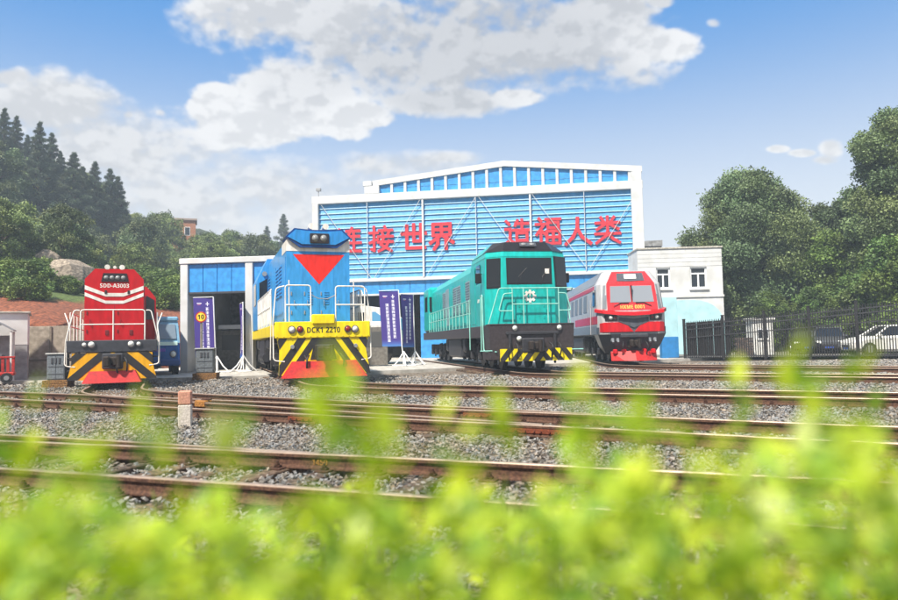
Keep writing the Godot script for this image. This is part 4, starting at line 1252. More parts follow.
func blue_loco() -> void:
	var o := thing("locomotive", "sky blue locomotive with a red inverted triangle and yellow and black pilot", "locomotive", Vector3(-3.92, 0, -22.1), 19.0)
	o.scale.y = 1.045
	var blue := paint("loco_blue", cs(58, 154, 226))
	var cap := paint("loco_blue_cap", cs(50, 146, 222))
	var dkb := paint("loco_blue_dark", cs(18, 70, 140))
	var white := paint("loco_white", cs(236, 234, 230), 0.4)
	var yel := paint("bright_yellow", cs(250, 226, 22), 0.4)
	var red := paint("signal_red", cs(234, 44, 34), 0.4)
	var blk := mat("hazard_black", cs(46, 44, 44), 0.5, 0, "dirt", 0.8)
	var dark := mat("frame_dark", cs(50, 50, 56), 0.55, 0, "dirt", 0.8)
	var glass := mat("loco_glass", cs(20, 24, 28), 0.05)
	var b := MB.new()
	var Z := -1.35                                      # front of the hood
	b.bx(-1.50, 1.50, 1.34, 1.72, -15.6, -.46, 0.02); part(o, "underframe", b, yel)
	b = MB.new(); b.bx(-1.52, 1.52, 1.28, 1.78, -.46, -.38, 0.02); var beam := part(o, "buffer_beam", b, yel)
	b = MB.new(); b.bx(-.36, .36, 1.70, 2.0, -.9, -.30, 0.03); part(o, "drawgear_cover", b, yel)
	# hood with white shoulders and the angular blue brow
	b = MB.new(); b.prism(PackedVector2Array([V2(-1.05, 1.72), V2(1.05, 1.72), V2(1.05, 4.06), V2(-1.05, 4.06)]), -8.6, Z); var hood := part(o, "hood", b, blue)
	b = MB.new(); b.prism(PackedVector2Array([V2(-1.06, 4.06), V2(1.06, 4.06), V2(1.06, 4.40), V2(.72, 4.66), V2(-.72, 4.66), V2(-1.06, 4.40)]), Z - 1.4, Z + .01); part(hood, "shoulder", b, white)
	b = MB.new(); b.prism(PackedVector2Array([V2(-1.05, 4.06), V2(1.05, 4.06), V2(1.05, 4.38), V2(.72, 4.64), V2(-.72, 4.64), V2(-1.05, 4.38)]), -8.6, Z - 1.4); part(hood, "roof", b, blue)
	var brow := PackedVector2Array([V2(-1.09, 4.50), V2(-.80, 4.78), V2(-.28, 4.74), V2(.28, 4.74), V2(.80, 4.78), V2(1.09, 4.50), V2(.62, 4.17), V2(-.62, 4.17)])
	var inner := PackedVector2Array([V2(-1.02, 4.50), V2(-.76, 4.73), V2(-.28, 4.69), V2(.28, 4.69), V2(.76, 4.73), V2(1.02, 4.50), V2(.56, 4.27), V2(-.56, 4.27)])
	b = MB.new(); b.prism(brow, Z - 1.0, Z + .12); var bw := part(hood, "brow", b, dkb)
	b = MB.new(); b.prism(inner, Z + .12, Z + .15); part(hood, "brow_panel", b, cap)
	b = MB.new(); b.bx(-.30, .34, 4.30, 4.62, Z + .15, Z + .20, 0.02); var lb := part(hood, "lamp_box", b, mat("panel_black", cs(32, 24, 28), 0.4))
	for x in [-.12, .16]:
		b = MB.new(); b.xf = Transform3D(Basis(Vector3.RIGHT, PI / 2), V3(x, 4.46, Z + .202)); b.sphere(Vector3.ZERO, V3(.115, .02, .115), 14, 3, true); part(lb, "headlamp", b, dull_lens())
	for x in [-.24, .24]:
		b = MB.new(); b.cyl(V3(x, 4.86, Z - .5), V3(x, 4.86, Z + .12), .055, .10, 14); b.bx(x - .04, x + .04, 4.7, 4.84, Z - .3, Z - .15); part(hood, "horn", b, white)
	# red triangle, doors, louvres
	b = MB.new(); b.prism(PackedVector2Array([V2(-.84, 3.96), V2(.88, 3.96), V2(.02, 3.0)]), Z, Z + .012); part(hood, "triangle", b, red)
	for q in [[-.93, -.52], [-.50, .02], [.04, .50], [.52, .93]]:
		var y1 := 3.98
		b = MB.new(); b.bx(q[0], q[1], 1.80, y1, Z, Z + .008, 0.003); part(hood, "front_door", b, blue)
	for q in [-.28, .26]:
		for i in 6:
			b = MB.new(); b.bx(q - .08, q + .08, 2.36 + i * .075, 2.40 + i * .075, Z + .008, Z + .026, 0.006); part(hood, "louvre", b, cap)
	for i in 6:
		var z0 := Z - .25 - i * 1.18
		for sd in [-1.0, 1.0]:
			if i in [1, 2, 5]: grille(hood, sd * 1.05, sd, z0 - 1.06, z0, 2.7, 3.8, blue, cap)
			else: side_panel(hood, "side_door", sd * 1.05, sd, z0 - 1.06, z0, 1.9, 3.9, blue)
	for i in 3:
		b = MB.new(); b.bx(-.5, .5, 4.66, 4.80, -4.2 - i * 1.8, -3.2 - i * 1.8, 0.03); part(hood, "roof_hatch", b, cap)
	# cab at the far end
	b = MB.new(); b.prism(PackedVector2Array([V2(-1.52, 1.72), V2(1.52, 1.72), V2(1.52, 3.75), V2(1.10, 4.62), V2(-1.10, 4.62), V2(-1.52, 3.75)]), -11.8, -8.6); var cab := part(o, "cab", b, blue)
	for sd in [-1.0, 1.0]:
		plate(cab, "cab_window", [V2(sd * 1.12, 2.7), V2(sd * 1.44, 2.7), V2(sd * 1.44, 3.62), V2(sd * 1.12, 3.8)], -8.6, -8.57, glass)
		side_panel(cab, "cab_window", sd * 1.52, sd, -10.9, -9.3, 2.75, 3.65, glass)
	b = MB.new(); b.cyl(V3(-1.22, 4.0, -8.8), V3(-1.22, 4.0, -8.52), .1, .1, 12); part(cab, "marker_lamp", b, mat("steel_grey"))
	b = MB.new(); b.bx(-1.05, 1.05, 1.72, 3.9, -15.4, -11.8, 0.08); part(o, "rear_hood", b, blue)
	hardware(hood, [-.90, -.47, .08, .56], 1.9, 2.9, Z + .008, mat("steel_grey")); bolts(beam, -1.45, 1.45, 15, 1.33, -.38, mat("bolt_yellow", cs(196, 176, 40), 0.5))
	for i in 8:
		b = MB.new(); b.bx(-1.42 + i * .405 - .1, -1.42 + i * .405 + .1, 1.725, 1.735, -1.3, -.5); part(o, "tread_plate", b, dark)
	# beam lights and number
	lamp(o, "headlight", V3(-1.00, 1.54, -.39), .10, lens_mat()); lamp(o, "headlight", V3(1.02, 1.54, -.39), .10, lens_mat())
	var tail := mat("tail_lens", cs(136, 30, 24), 0.15)
	lamp(o, "tail_light", V3(-.74, 1.54, -.39), .095, tail); lamp(o, "tail_light", V3(.78, 1.54, -.39), .095, tail)
	lettering(beam, "DCK1 2210", 0.17, V3(.0, 1.52, -.378), mat("number_black", cs(50, 46, 24), 0.5), 0.92)
	# pilot
	var pil := PackedVector2Array([V2(-1.46, 1.28), V2(1.46, 1.28), V2(1.38, .92), V2(1.52, .16), V2(-1.40, .16), V2(-1.38, .92)])
	b = MB.new(); b.prism(pil, -.50, -.42); var pl := part(o, "pilot", b, yel)
	stripes(pl, pil, [[V2(-.62, 1.36), V2(-1.55, .06), .22], [V2(-1.20, 1.36), V2(-1.75, .60), .20], [V2(-.18, 1.36), V2(-.95, .3), .20], [V2(.62, 1.36), V2(1.60, .06), .22], [V2(1.20, 1.36), V2(1.75, .60), .20], [V2(.18, 1.36), V2(.95, .3), .20]], -.421, -.412, blk)
	plate(pl, "drawgear_recess", [V2(-.26, 1.27), V2(.26, 1.27), V2(.42, .62), V2(-.42, .62)], -.421, -.408, blk)
	for x in [-.98, 1.04]:
		b = MB.new(); b.cyl(V3(x, 1.02, -.42), V3(x, 1.02, -.36), .07, .06, 12); part(pl, "pilot_knob", b, mat("steel_grey"))
	b = MB.new(); b.loft([[V3(-1.0, .58, -.42), V3(1.06, .58, -.42), V3(1.0, .58, -.22), V3(-.94, .58, -.22)], [V3(-1.34, .09, -.42), V3(1.42, .09, -.42), V3(1.34, .09, -.06), V3(-1.26, .09, -.06)]]); part(o, "plough", b, mat("plough_red", cs(206, 26, 28), 0.6, 0, "dirt", 0.8))
	b = MB.new(); b.bx(-.26, .26, .58, 1.08, -.42, -.2, 0.04); part(o, "coupler_box", b, dark)
	coupler(o, .86, .02)
	hose(o, V3(-.62, .75, -.30), .06, mat("hose_black", cs(28, 28, 30), 0.6)); hose(o, V3(-.48, .75, -.30), -.10, mat("hose_black")); hose(o, V3(.5, .8, -.30), .1, mat("hose_black"))
	# railings
	handrail(o, "front_railing", [bent([V3(-1.18, 1.78, -.5), V3(-1.18, 2.90, -.5), V3(-.38, 2.90, -.5), V3(-.38, 1.78, -.5)]), [V3(-1.18, 2.30, -.5), V3(-.38, 2.30, -.5)], [V3(-1.06, 1.78, -.52), V3(-1.06, 3.06, -.52)]], 0.021, white)
	handrail(o, "front_railing", [bent([V3(.42, 1.78, -.5), V3(.42, 2.88, -.5), V3(1.38, 2.88, -.5), V3(1.38, 1.78, -.5)]), [V3(.42, 2.30, -.5), V3(1.38, 2.30, -.5)], [V3(1.02, 1.78, -.52), V3(1.02, 3.06, -.52)]], 0.021, white)
	handrail(o, "chain", [[V3(-.38, 2.62, -.5), V3(-.15, 2.50, -.5), V3(.15, 2.48, -.5), V3(.42, 2.60, -.5)]], 0.014, mat("steel_grey"))
	for sd in [-1.0, 1.0]:
		handrail(o, "step_railing", [bent([V3(sd * 1.2, 2.88, -.55), V3(sd * 1.46, 2.82, -.6), V3(sd * 1.56, 1.80, -.55), V3(sd * 1.56, .62, -.46), V3(sd * 1.22, .58, -.42)]), bent([V3(sd * 1.56, 2.66, -1.6), V3(sd * 1.52, 2.9, -1.8), V3(sd * 1.54, 1.72, -1.6), V3(sd * 1.56, .62, -1.6)])], 0.021, white)
		side_rails(o, sd * 1.50, -8.5, -1.9, 1.72, 1.15, 9, white, 0.022)
		# white mesh infill hung on the side rails
		for i in 8:
			for j in 6:
				b = MB.new(); b.bx(sd * 1.482, sd * 1.498, 1.80, 2.84, -8.4 + i * .80 + j * .125, -8.38 + i * .80 + j * .125); part(o, "railing_bar", b, white)
		b = MB.new()
		for y in [.45, .80, 1.12]: b.bx(sd * 1.1, sd * 1.5, y - .02, y + .02, -1.55, -.75, 0.006)
		b.bx(sd * 1.06, sd * 1.1, .4, 1.3, -1.58, -.72); part(o, "steps", b, blk)
		for q in [[-5.2, -3.9, .95, 1.30], [-8.4, -6.0, .35, 1.3], [-10.2, -9.0, .9, 1.3]]:
			b = MB.new(); b.bx(sd * 1.05, sd * 1.44, q[2], q[3], q[0], q[1], 0.06); part(o, "equipment_box", b, dark)
		for i in 5:
			b = MB.new(); b.cyl(V3(sd * 1.36, .62, -6.2 - i * .45), V3(sd * 1.36, .62, -5.9 - i * .45), .16, .16, 12); part(o, "air_tank", b, dark)
	bogie(o, -3.5, [-1.7, 0.0, 1.7]); bogie(o, -12.2, [-1.7, 0.0, 1.7])

func green_loco() -> void:
	var o := thing("locomotive", "turquoise locomotive with dark roof band, wide windscreen and white gear emblem", "locomotive", Vector3(3.12, 0, -25.1), 8.8)
	o.scale.y = 1.02
	var tq := paint("turquoise", cs(16, 178, 174))
	var tqd := tq
	var dark := mat("buffer_brown", cs(66, 58, 62), 0.55, 0, "dirt", 0.7)
	var black := paint("roof_black", cs(34, 30, 34), 0.35)
	var rail := paint("rail_mint", cs(150, 214, 204), 0.4)
	var silver := mat("panel_silver", cs(150, 172, 178), 0.4, 0.3, "wear", 0.5)
	var glass := mat("loco_glass", cs(20, 24, 28), 0.05)
	var white := paint("loco_white", cs(236, 234, 230), 0.4)
	var b := MB.new()
	var ring := func(y: float, ins: float) -> Array: return [V3(-1.60 + ins, y, -4.2), V3(-1.60 + ins, y, -1.30 - ins), V3(-.98 + ins * .4, y, -.85 - ins), V3(.98 - ins * .4, y, -.85 - ins), V3(1.60 - ins, y, -1.30 - ins), V3(1.60 - ins, y, -4.2)]
	b = MB.new(); b.loft([ring.call(1.66, 0.0), ring.call(3.2, 0.0), ring.call(4.16, 0.06)]); var cab := part(o, "cab", b, tq)
	b = MB.new(); b.loft([ring.call(4.16, 0.05), ring.call(4.36, 0.10)]); part(cab, "brow", b, tq)
	var cut := func(r: Array, front: bool) -> Array:
		var q := []
		for p in r: q.append(V3(p.x, p.y, maxf(p.z, -2.0)) if front else V3(p.x, p.y, minf(p.z, -2.0)))
		return q
	b = MB.new(); b.loft([cut.call(ring.call(4.36, 0.08), true), cut.call(ring.call(4.74, 0.46), true)]); part(cab, "roof_brow", b, black)
	b = MB.new(); b.loft([[V3(-1.52, 4.36, -4.2), V3(-1.52, 4.36, -2.0), V3(1.52, 4.36, -2.0), V3(1.52, 4.36, -4.2)], [V3(-1.14, 4.74, -4.2), V3(-1.14, 4.74, -2.0), V3(1.14, 4.74, -2.0), V3(1.14, 4.74, -4.2)]]); part(cab, "roof", b, tq)
	b = MB.new(); b.xf = Transform3D(Basis(Vector3.RIGHT, -0.75), V3(0.05, 4.60, -1.10)); b.bx(-.32, .32, -.10, .10, 0, .05, 0.02); var lb := part(cab, "headlamp_box", b, mat("lamp_ring", cs(120, 122, 126), 0.3, 0.8))
	for x in [-.16, .16]:
		b = MB.new(); b.xf = Transform3D(Basis(Vector3.RIGHT, -0.75), V3(0.05, 4.60, -1.10)) * Transform3D(Basis(Vector3.RIGHT, PI / 2), V3(x, 0, .05)); b.sphere(Vector3.ZERO, V3(.12, .02, .08), 12, 3, true); part(lb, "lens", b, dull_lens())
	# windscreen and corner windows, framed, set on their faces
	var tilt := atan2(0.06, 0.96)
	var pane := func(c: Vector3, yaw: float, w: float, h: float) -> void:
		var x := Transform3D(Basis(Vector3.UP, yaw) * Basis(Vector3.RIGHT, -0.05), c)
		var f := MB.new(); f.xf = x; f.bx(-w / 2 - .04, w / 2 + .04, -h / 2 - .04, h / 2 + .04, -.06, .015, 0.012)
		var fr := part(cab, "window_frame", f, black)
		f = MB.new(); f.xf = x; f.bx(-w / 2, w / 2, -h / 2, h / 2, .015, .022); part(fr, "pane", f, glass)
	pane.call(V3(.02, 3.62, -.875), 0.0, 1.66, .90)
	pane.call(V3(-1.295, 3.56, -1.095), -atan2(.45, .62), .50, 1.02)
	pane.call(V3(1.295, 3.60, -1.095), atan2(.45, .62), .62, 1.06)
	for sd in [-1.0, 1.0]:
		side_panel(cab, "side_window", sd * 1.575, sd, -2.95, -2.15, 3.05, 4.0, glass, 0.02)
		side_panel(cab, "cab_door", sd * 1.595, sd, -3.95, -3.15, 1.75, 4.0, tqd, 0.02)
	b = MB.new(); b.bx(.62, .78, 3.52, 3.70, -.852, -.842); part(cab, "notice", b, white)
	for x in [-.45, .45]:
		b = MB.new(); b.tube([V3(x, 3.12, -.835), V3(x + .22, 3.60, -.855)], .012, 6); b.tube([V3(x + .05, 3.40, -.845), V3(x + .36, 3.72, -.86)], .014, 6); part(cab, "wiper", b, black)
	for sd in [-1.0, 1.0]:
		b = MB.new(); b.bx(sd * 1.62, sd * 1.86, 3.25, 3.62, -1.80, -1.74, 0.02); b.tube([V3(sd * 1.58, 3.6, -1.85), V3(sd * 1.72, 3.62, -1.77)], .015, 6); part(cab, "mirror", b, black)
	b = MB.new(); b.bx(-.46, -.44, 1.72, 3.0, -.852, -.846); b.bx(.50, .52, 1.72, 3.0, -.852, -.846); part(cab, "door_seam", b, tqd)
	hardware(cab, [-.40, .55], 1.8, 2.5, -.85, tqd)
	bolts(o, -1.45, 1.45, 13, 1.60, -.592, mat("steel_dark"))
	# emblem: toothed ring with a bar
	b = MB.new()
	for i in 20:
		var a0 := TAU * i / 20.0
		var a1 := TAU * (i + 1) / 20.0
		b.prism(PackedVector2Array([V2(cos(a0) * .11, sin(a0) * .11), V2(cos(a0) * .18, sin(a0) * .18), V2(cos(a1) * .18, sin(a1) * .18), V2(cos(a1) * .11, sin(a1) * .11)]), 0, .012)
	for i in 8:
		b.xf = Transform3D(Basis(Vector3.BACK, TAU * i / 8.0), Vector3.ZERO)
		b.bx(.17, .235, -.045, .045, 0, .013)
	b.xf = Transform3D.IDENTITY
	b.bx(-.022, .022, -.12, .12, 0, .014)
	var em := part(cab, "emblem", b, white)
	em.position = V3(.02, 2.70, -.842)
	lettering(cab, "CDD", .14, V3(-1.602, 2.62, -2.55), white); cab.get_child(cab.get_child_count() - 1).rotation.y = -PI / 2
	# buffer front
	b = MB.new(); b.loft([[V3(-1.62, .42, -1.8), V3(-1.56, .42, -.70), V3(1.56, .42, -.70), V3(1.62, .42, -1.8)], [V3(-1.66, 1.66, -1.8), V3(-1.60, 1.66, -.58), V3(1.60, 1.66, -.58), V3(1.66, 1.66, -1.8)]]); var bf := part(o, "buffer_front", b, dark)
	b = MB.new(); b.bx(-1.60, 1.60, 1.66, 1.70, -1.85, -.56, 0.01); part(o, "front_deck", b, dark)
	lamp(o, "headlight", V3(-.66, 1.54, -.60), .10, lens_mat()); lamp(o, "headlight", V3(1.02, 1.54, -.60), .10, lens_mat()); lamp(o, "headlight", V3(-.50, 1.16, -.63), .10, lens_mat())
	b = MB.new(); b.bx(-1.0, 1.0, 1.30, 1.42, -.62, -.55, 0.02); b.bx(-.9, -.8, .6, 1.32, -.66, -.55, 0.02); b.bx(.8, .9, .6, 1.32, -.66, -.55, 0.02); part(bf, "buffer_rib", b, mat("frame_dark", cs(50, 50, 56), 0.55, 0, "dirt", 0.8))
	coupler(o, .90, -.30)
	b = MB.new(); b.bx(-.42, .42, .66, 1.18, -.66, -.46, 0.04); part(o, "coupler_box", b, mat("frame_dark"))
	for q in [[.62, .10], [.74, -.08], [-.66, .05], [-.85, -.1], [.95, .05]]: hose(o, V3(q[0], 1.0, -.52), q[1], mat("hose_black", cs(28, 28, 30), 0.6))
	var hz := PackedVector2Array([V2(-1.24, .36), V2(1.46, .36), V2(1.46, .80), V2(-1.24, .80)])
	b = MB.new(); b.prism(hz, -.56, -.50); var hp := part(o, "hazard_board", b, paint("bright_yellow", cs(250, 226, 22), 0.4))
	var bars := []
	for i in 4: bars.append([V2(-1.05 + i * .44 - .2, .30), V2(-1.05 + i * .44 + .25, .86), .19])
	for i in 3: bars.append([V2(1.28 - i * .44 + .25, .30), V2(1.28 - i * .44 - .2, .86), .19])
	stripes(hp, hz, bars, -.501, -.492, mat("hazard_black"))
	# long body
	b = MB.new(); b.prism(PackedVector2Array([V2(-1.34, 1.66), V2(1.34, 1.66), V2(1.34, 4.0), V2(1.0, 4.42), V2(-1.0, 4.42), V2(-1.34, 4.0)]), -18.4, -4.2); var hood := part(o, "hood", b, tq)
	for i in 11:
		var z0 := -4.5 - i * 1.2
		for sd in [-1.0, 1.0]:
			if i in [1, 3, 4, 7]: grille(hood, sd * 1.34, sd, z0 - 1.05, z0, 2.35, 3.7, silver, silver)
			elif i == 6: side_panel(hood, "side_door", sd * 1.34, sd, z0 - 1.05, z0, 1.9, 3.8, silver)
			else: side_panel(hood, "side_door", sd * 1.34, sd, z0 - 1.05, z0, 1.9, 3.8, tqd)
	for i in 5:
		b = MB.new(); b.bx(-.75, .75, 4.42, 4.58, -6.3 - i * 2.0, -4.9 - i * 2.0, 0.03); part(hood, "roof_hatch", b, tqd)
	b = MB.new(); b.bx(-1.58, 1.58, 1.66, 4.4, -21.0, -18.4, 0.15); var rc := part(o, "rear_cab", b, tq)
	for sd in [-1.0, 1.0]:
		plate(rc, "cab_window", [V2(sd * 1.38, 2.9), V2(sd * 1.54, 2.9), V2(sd * 1.54, 3.8), V2(sd * 1.38, 3.8)], -18.4, -18.38, glass)
		side_panel(rc, "side_window", sd * 1.58, sd, -20.2, -19.1, 2.95, 3.85, glass)
		b = MB.new(); b.bx(sd * 1.30, sd * 1.62, 1.22, 1.66, -21.1, -1.8, 0.02); part(o, "sill_skirt", b, dark)
		side_rails(o, sd * 1.56, -18.3, -4.3, 1.66, 1.10, 14, rail)
		handrail(o, "step_railing", [bent([V3(sd * 1.62, 2.78, -2.1), V3(sd * 1.66, 2.8, -1.5), V3(sd * 1.70, 1.66, -1.3), V3(sd * 1.70, .72, -1.2), V3(sd * 1.35, .70, -.62)]), [V3(sd * 1.66, 2.78, -4.2), V3(sd * 1.66, .75, -4.2)], [V3(sd * 1.66, 2.75, -1.75), V3(sd * 1.68, .75, -1.75)]], 0.024, rail)
		for q in [[-11.4, -7.6, .35, 1.25], [-7.2, -6.6, .6, 1.25], [-12.4, -11.8, .6, 1.25]]:
			b = MB.new(); b.bx(sd * .9, sd * 1.45, q[2], q[3], q[0], q[1], 0.08); part(o, "fuel_tank", b, mat("frame_dark"))
	handrail(o, "front_railing", [bent([V3(-1.60, 1.70, -.72), V3(-1.20, 2.98, -.66), V3(1.62, 2.98, -.66), V3(1.66, 2.90, -1.0)]), [V3(-.70, 1.7, -.66), V3(-.70, 2.98, -.66)], [V3(-.28, 1.7, -.66), V3(-.28, 2.98, -.66)], [V3(.64, 1.7, -.66), V3(.64, 2.98, -.66)], [V3(1.06, 1.7, -.66), V3(1.06, 2.98, -.66)], [V3(-.70, 2.40, -.66), V3(1.06, 2.40, -.66)], bent([V3(-.70, 2.80, -.66), V3(-1.02, 2.78, -.66), V3(-1.22, 2.16, -.66), V3(-.70, 2.16, -.66)], .08), bent([V3(1.06, 2.80, -.66), V3(1.36, 2.78, -.66), V3(1.52, 2.16, -.66), V3(1.06, 2.16, -.66)], .08)], 0.022, rail)
	for sd in [-1.0, 1.0]:
		b = MB.new(); b.cyl(V3(sd * 1.5, .74, -.66), V3(sd * 1.95, .74, -.66), .02, .02, 8); part(o, "uncoupling_lever", b, rail)
	bogie(o, -4.0, [-1.75, 0.0, 1.75], 1.12); bogie(o, -17.4, [-1.75, 0.0, 1.75], 1.12)

func silver_loco() -> void:
	var o := thing("locomotive", "silver and red streamlined locomotive with twin grey windscreens and dark grey chin", "locomotive", Vector3(8.28, 0, -31.2), -3.0)
	var red := paint("coach_red", cs(222, 52, 60))
	var red2 := paint("band_red", cs(206, 22, 34))
	var silver := paint("coach_white", cs(188, 189, 194), 0.35)
	var grey := paint("coach_grey", cs(82, 86, 96), 0.4)
	var edge := paint("coach_edge", cs(126, 132, 140), 0.4)
	var screen := mat("screen_grey", cs(128, 134, 142), 0.10, 0.0)
	var black := mat("panel_black", cs(32, 24, 28), 0.4)
	var b := MB.new()
	# stations by height: half width, front z
	var W := func(y: float) -> float: return 1.52 if y < 2.3 else lerpf(1.52, 1.47, (y - 2.3) / 1.3) if y < 3.6 else lerpf(1.47, 1.12, (y - 3.6) / .62)
	var F := func(y: float) -> float: return lerpf(-.75, -.35, clampf((y - .4) / .9, 0, 1)) if y < 1.3 else -.35 if y < 2.35 else lerpf(-.45, -.86, (y - 2.35) / 1.3) if y < 3.65 else lerpf(-.86, -1.25, (y - 3.65) / .57)
	var ring := func(y: float, back: float) -> Array:
		var w: float = W.call(y); var f: float = F.call(y)
		return [V3(-w, y, back), V3(-w, y, f - .55), V3(-w + .14, y, f - .18), V3(-w + .36, y, f), V3(w - .36, y, f), V3(w - .14, y, f - .18), V3(w, y, f - .55), V3(w, y, back)]
	var rings := []
	for y in [1.30, 1.9, 2.34, 2.36, 3.0, 3.6, 3.65, 3.95, 4.22]: rings.append(ring.call(y, -17.5))
	b = MB.new(); b.loft(rings); var body := part(o, "body", b, silver)
	b = MB.new(); b.loft([[V3(-1.45, 3.67, -17.4), V3(-1.45, 3.67, -1.9), V3(1.45, 3.67, -1.9), V3(1.45, 3.67, -17.4)], [V3(-1.12, 4.25, -17.4), V3(-1.12, 4.25, -1.9), V3(1.12, 4.25, -1.9), V3(1.12, 4.25, -17.4)]]); part(body, "roof", b, edge)
	# dark chin that narrows to the rail
	var chin := []
	for q in [[.42, 1.12, -.85], [.80, 1.34, -.58], [1.30, 1.53, -.33], [1.62, 1.53, -.33]]:
		var w: float = q[1]; var f: float = q[2]
		chin.append([V3(-w, q[0], -2.0), V3(-w, q[0], f - .5), V3(-w + .5, q[0], f), V3(w - .5, q[0], f), V3(w, q[0], f - .5), V3(w, q[0], -2.0)])
	b = MB.new(); b.loft(chin); part(o, "chin", b, grey)
	# front faces a little proud of the shell
	var face := func(pts: Array, m: Material, called: String, proud := 0.012, back := 0.05) -> MeshInstance3D:
		var bb := MB.new()
		var cuts := [[-2.0, -1.38], [-1.38, -1.16], [-1.16, 1.16], [1.16, 1.38], [1.38, 2.0]] if pts[0].y < 2.3 else [[-2.0, 2.0]]
		for cut in cuts:
			for piece in Geometry2D.intersect_polygons(PackedVector2Array(pts), PackedVector2Array([V2(cut[0], 0), V2(cut[1], 0), V2(cut[1], 5), V2(cut[0], 5)])):
				var f := []
				var g := []
				for p in piece:
					var w: float = W.call(p.y)
					var z: float = F.call(p.y)
					var ax := absf(p.x)
					var zz := z
					if ax > w - .36: zz = lerpf(z, z - .18, (ax - (w - .36)) / .22)
					if ax > w - .14: zz = lerpf(z - .18, z - .55, (ax - (w - .14)) / .14)
					f.append(V3(p.x, p.y, zz + proud)); g.append(V3(p.x, p.y, zz - back))
				bb.loft([g, f], false)
				var ix := Geometry2D.triangulate_polygon(piece)
				for i in range(0, ix.size(), 3): bb.tri(f[ix[i]], f[ix[i + 1]], f[ix[i + 2]], V3(0, .1, 1))
		return part(body, called, bb, m)
	face.call([V2(-1.13, 2.38), V2(0, 2.38), V2(1.13, 2.38), V2(1.12, 2.9), V2(1.08, 3.64), V2(.0, 3.64), V2(-1.08, 3.64), V2(-1.12, 2.9)], red, "mask", .03)
	face.call([V2(-1.06, 3.66), V2(0, 3.66), V2(1.06, 3.66), V2(.76, 4.20), V2(0, 4.20), V2(-.76, 4.20)], red, "forehead", .03)
	for sd in [-1.0, 1.0]:
		var x0: float = .04 if sd > 0 else -.98
		face.call([V2(x0, 2.74), V2(x0 + .47, 2.74), V2(x0 + .94, 2.74), V2(x0 + (.94 if sd < 0 else .89), 3.50), V2(x0 + .47, 3.50), V2(x0 + (.05 if sd < 0 else .0), 3.50)], screen, "windscreen", .05, .0)
		face.call([V2(sd * 1.17, 2.45), V2(sd * 1.34, 2.45), V2(sd * 1.22, 3.55), V2(sd * 1.07, 3.55)], edge, "edge_strip", .02)
		face.call([V2(sd * .72, 1.90), V2(sd * .72, 2.18), V2(sd * 1.30, 2.18), V2(sd * 1.26, 1.90)], black, "lamp_bay", .03)
		face.call([V2(sd * .02, 1.40), V2(sd * .25, 1.66), V2(sd * .66, 1.83), V2(sd * 1.30, 1.83), V2(sd * 1.46, 1.80), V2(sd * 1.46, 1.40)], red2, "red_band", .05)
		lamp(o, "headlight", V3(sd * 1.02, 2.04, -.33), .09, lens_mat()); lamp(o, "tail_light", V3(sd * .82, 2.04, -.32), .07, mat("tail_lens", cs(136, 30, 24), 0.15))
	b = MB.new(); b.bx(-.012, .012, 2.74, 3.52, -.86, -.53); part(body, "screen_pillar", b, black).visible = true
	face.call([V2(-.66, 1.86), V2(-.66, 2.06), V2(0, 1.98), V2(.66, 2.06), V2(.66, 1.86), V2(.20, 1.66), V2(0, 1.58), V2(-.20, 1.66)], grey, "grey_chevron", .06)
	face.call([V2(-.60, 3.74), V2(0, 3.72), V2(.66, 3.74), V2(.62, 4.12), V2(0, 4.12), V2(-.56, 4.12)], grey, "headlamp_recess", .06)
	face.call([V2(-.24, 3.84), V2(.03, 3.84), V2(.30, 3.84), V2(.30, 4.06), V2(.03, 4.06), V2(-.24, 4.06)], lens_mat(), "headlamp", .09)
	# red visor ledge
	b = MB.new()
	var vis := []
	for q in [[-1.64, 2.32, -1.0], [-1.36, 2.24, -.30], [-.7, 2.15, -.12], [0, 2.12, -.08], [.7, 2.15, -.12], [1.36, 2.24, -.30], [1.64, 2.34, -1.0]]:
		vis.append([V3(q[0], q[1], q[2]), V3(q[0], q[1] + .14, q[2] - .03), V3(q[0] * .9, q[1] + .22, q[2] - .45), V3(q[0] * .9, q[1], q[2] - .45)])
	b.loft(vis); part(o, "visor", b, red2)
	for sd in [-1.0, 1.0]:
		b = MB.new(); b.tube([V3(sd * .15, 2.70, -.50), V3(sd * .5, 2.72, -.50), V3(sd * .85, 2.56, -.44)], .02, 6); part(body, "wiper", b, black)
	lettering(body, "HXME 0001", .17, V3(.0, 2.52, -.468), paint("gold_text", cs(246, 196, 96)), 0.9, -.30)
	# sides
	for sd in [-1.0, 1.0]:
		side_panel(body, "grey_skirt", sd * 1.52, sd, -17.4, -1.2, 1.32, 1.72, edge, 0.012)
		side_panel(body, "red_stripe", sd * 1.52, sd, -9.0, -1.0, 1.78, 2.16, red2, 0.012)
		b = MB.new(); b.loft([[V3(sd * 1.49, 3.40, -2.0), V3(sd * 1.485, 3.60, -2.0), V3(sd * 1.44, 3.60, -2.0), V3(sd * 1.44, 3.40, -2.0)], [V3(sd * 1.49, 3.40, -17), V3(sd * 1.485, 3.60, -17), V3(sd * 1.44, 3.60, -17), V3(sd * 1.44, 3.40, -17)]]); part(body, "roof_stripe", b, red2)
		b = MB.new(); b.loft([[V3(sd * 1.50, 2.65, -1.5), V3(sd * 1.425, 3.40, -1.6), V3(sd * 1.425, 3.40, -2.3), V3(sd * 1.50, 2.65, -2.3)], [V3(sd * 1.53, 2.65, -1.5), V3(sd * 1.50, 3.40, -1.6), V3(sd * 1.50, 3.40, -2.3), V3(sd * 1.53, 2.65, -2.3)]]); part(body, "side_window", b, mat("loco_glass"))
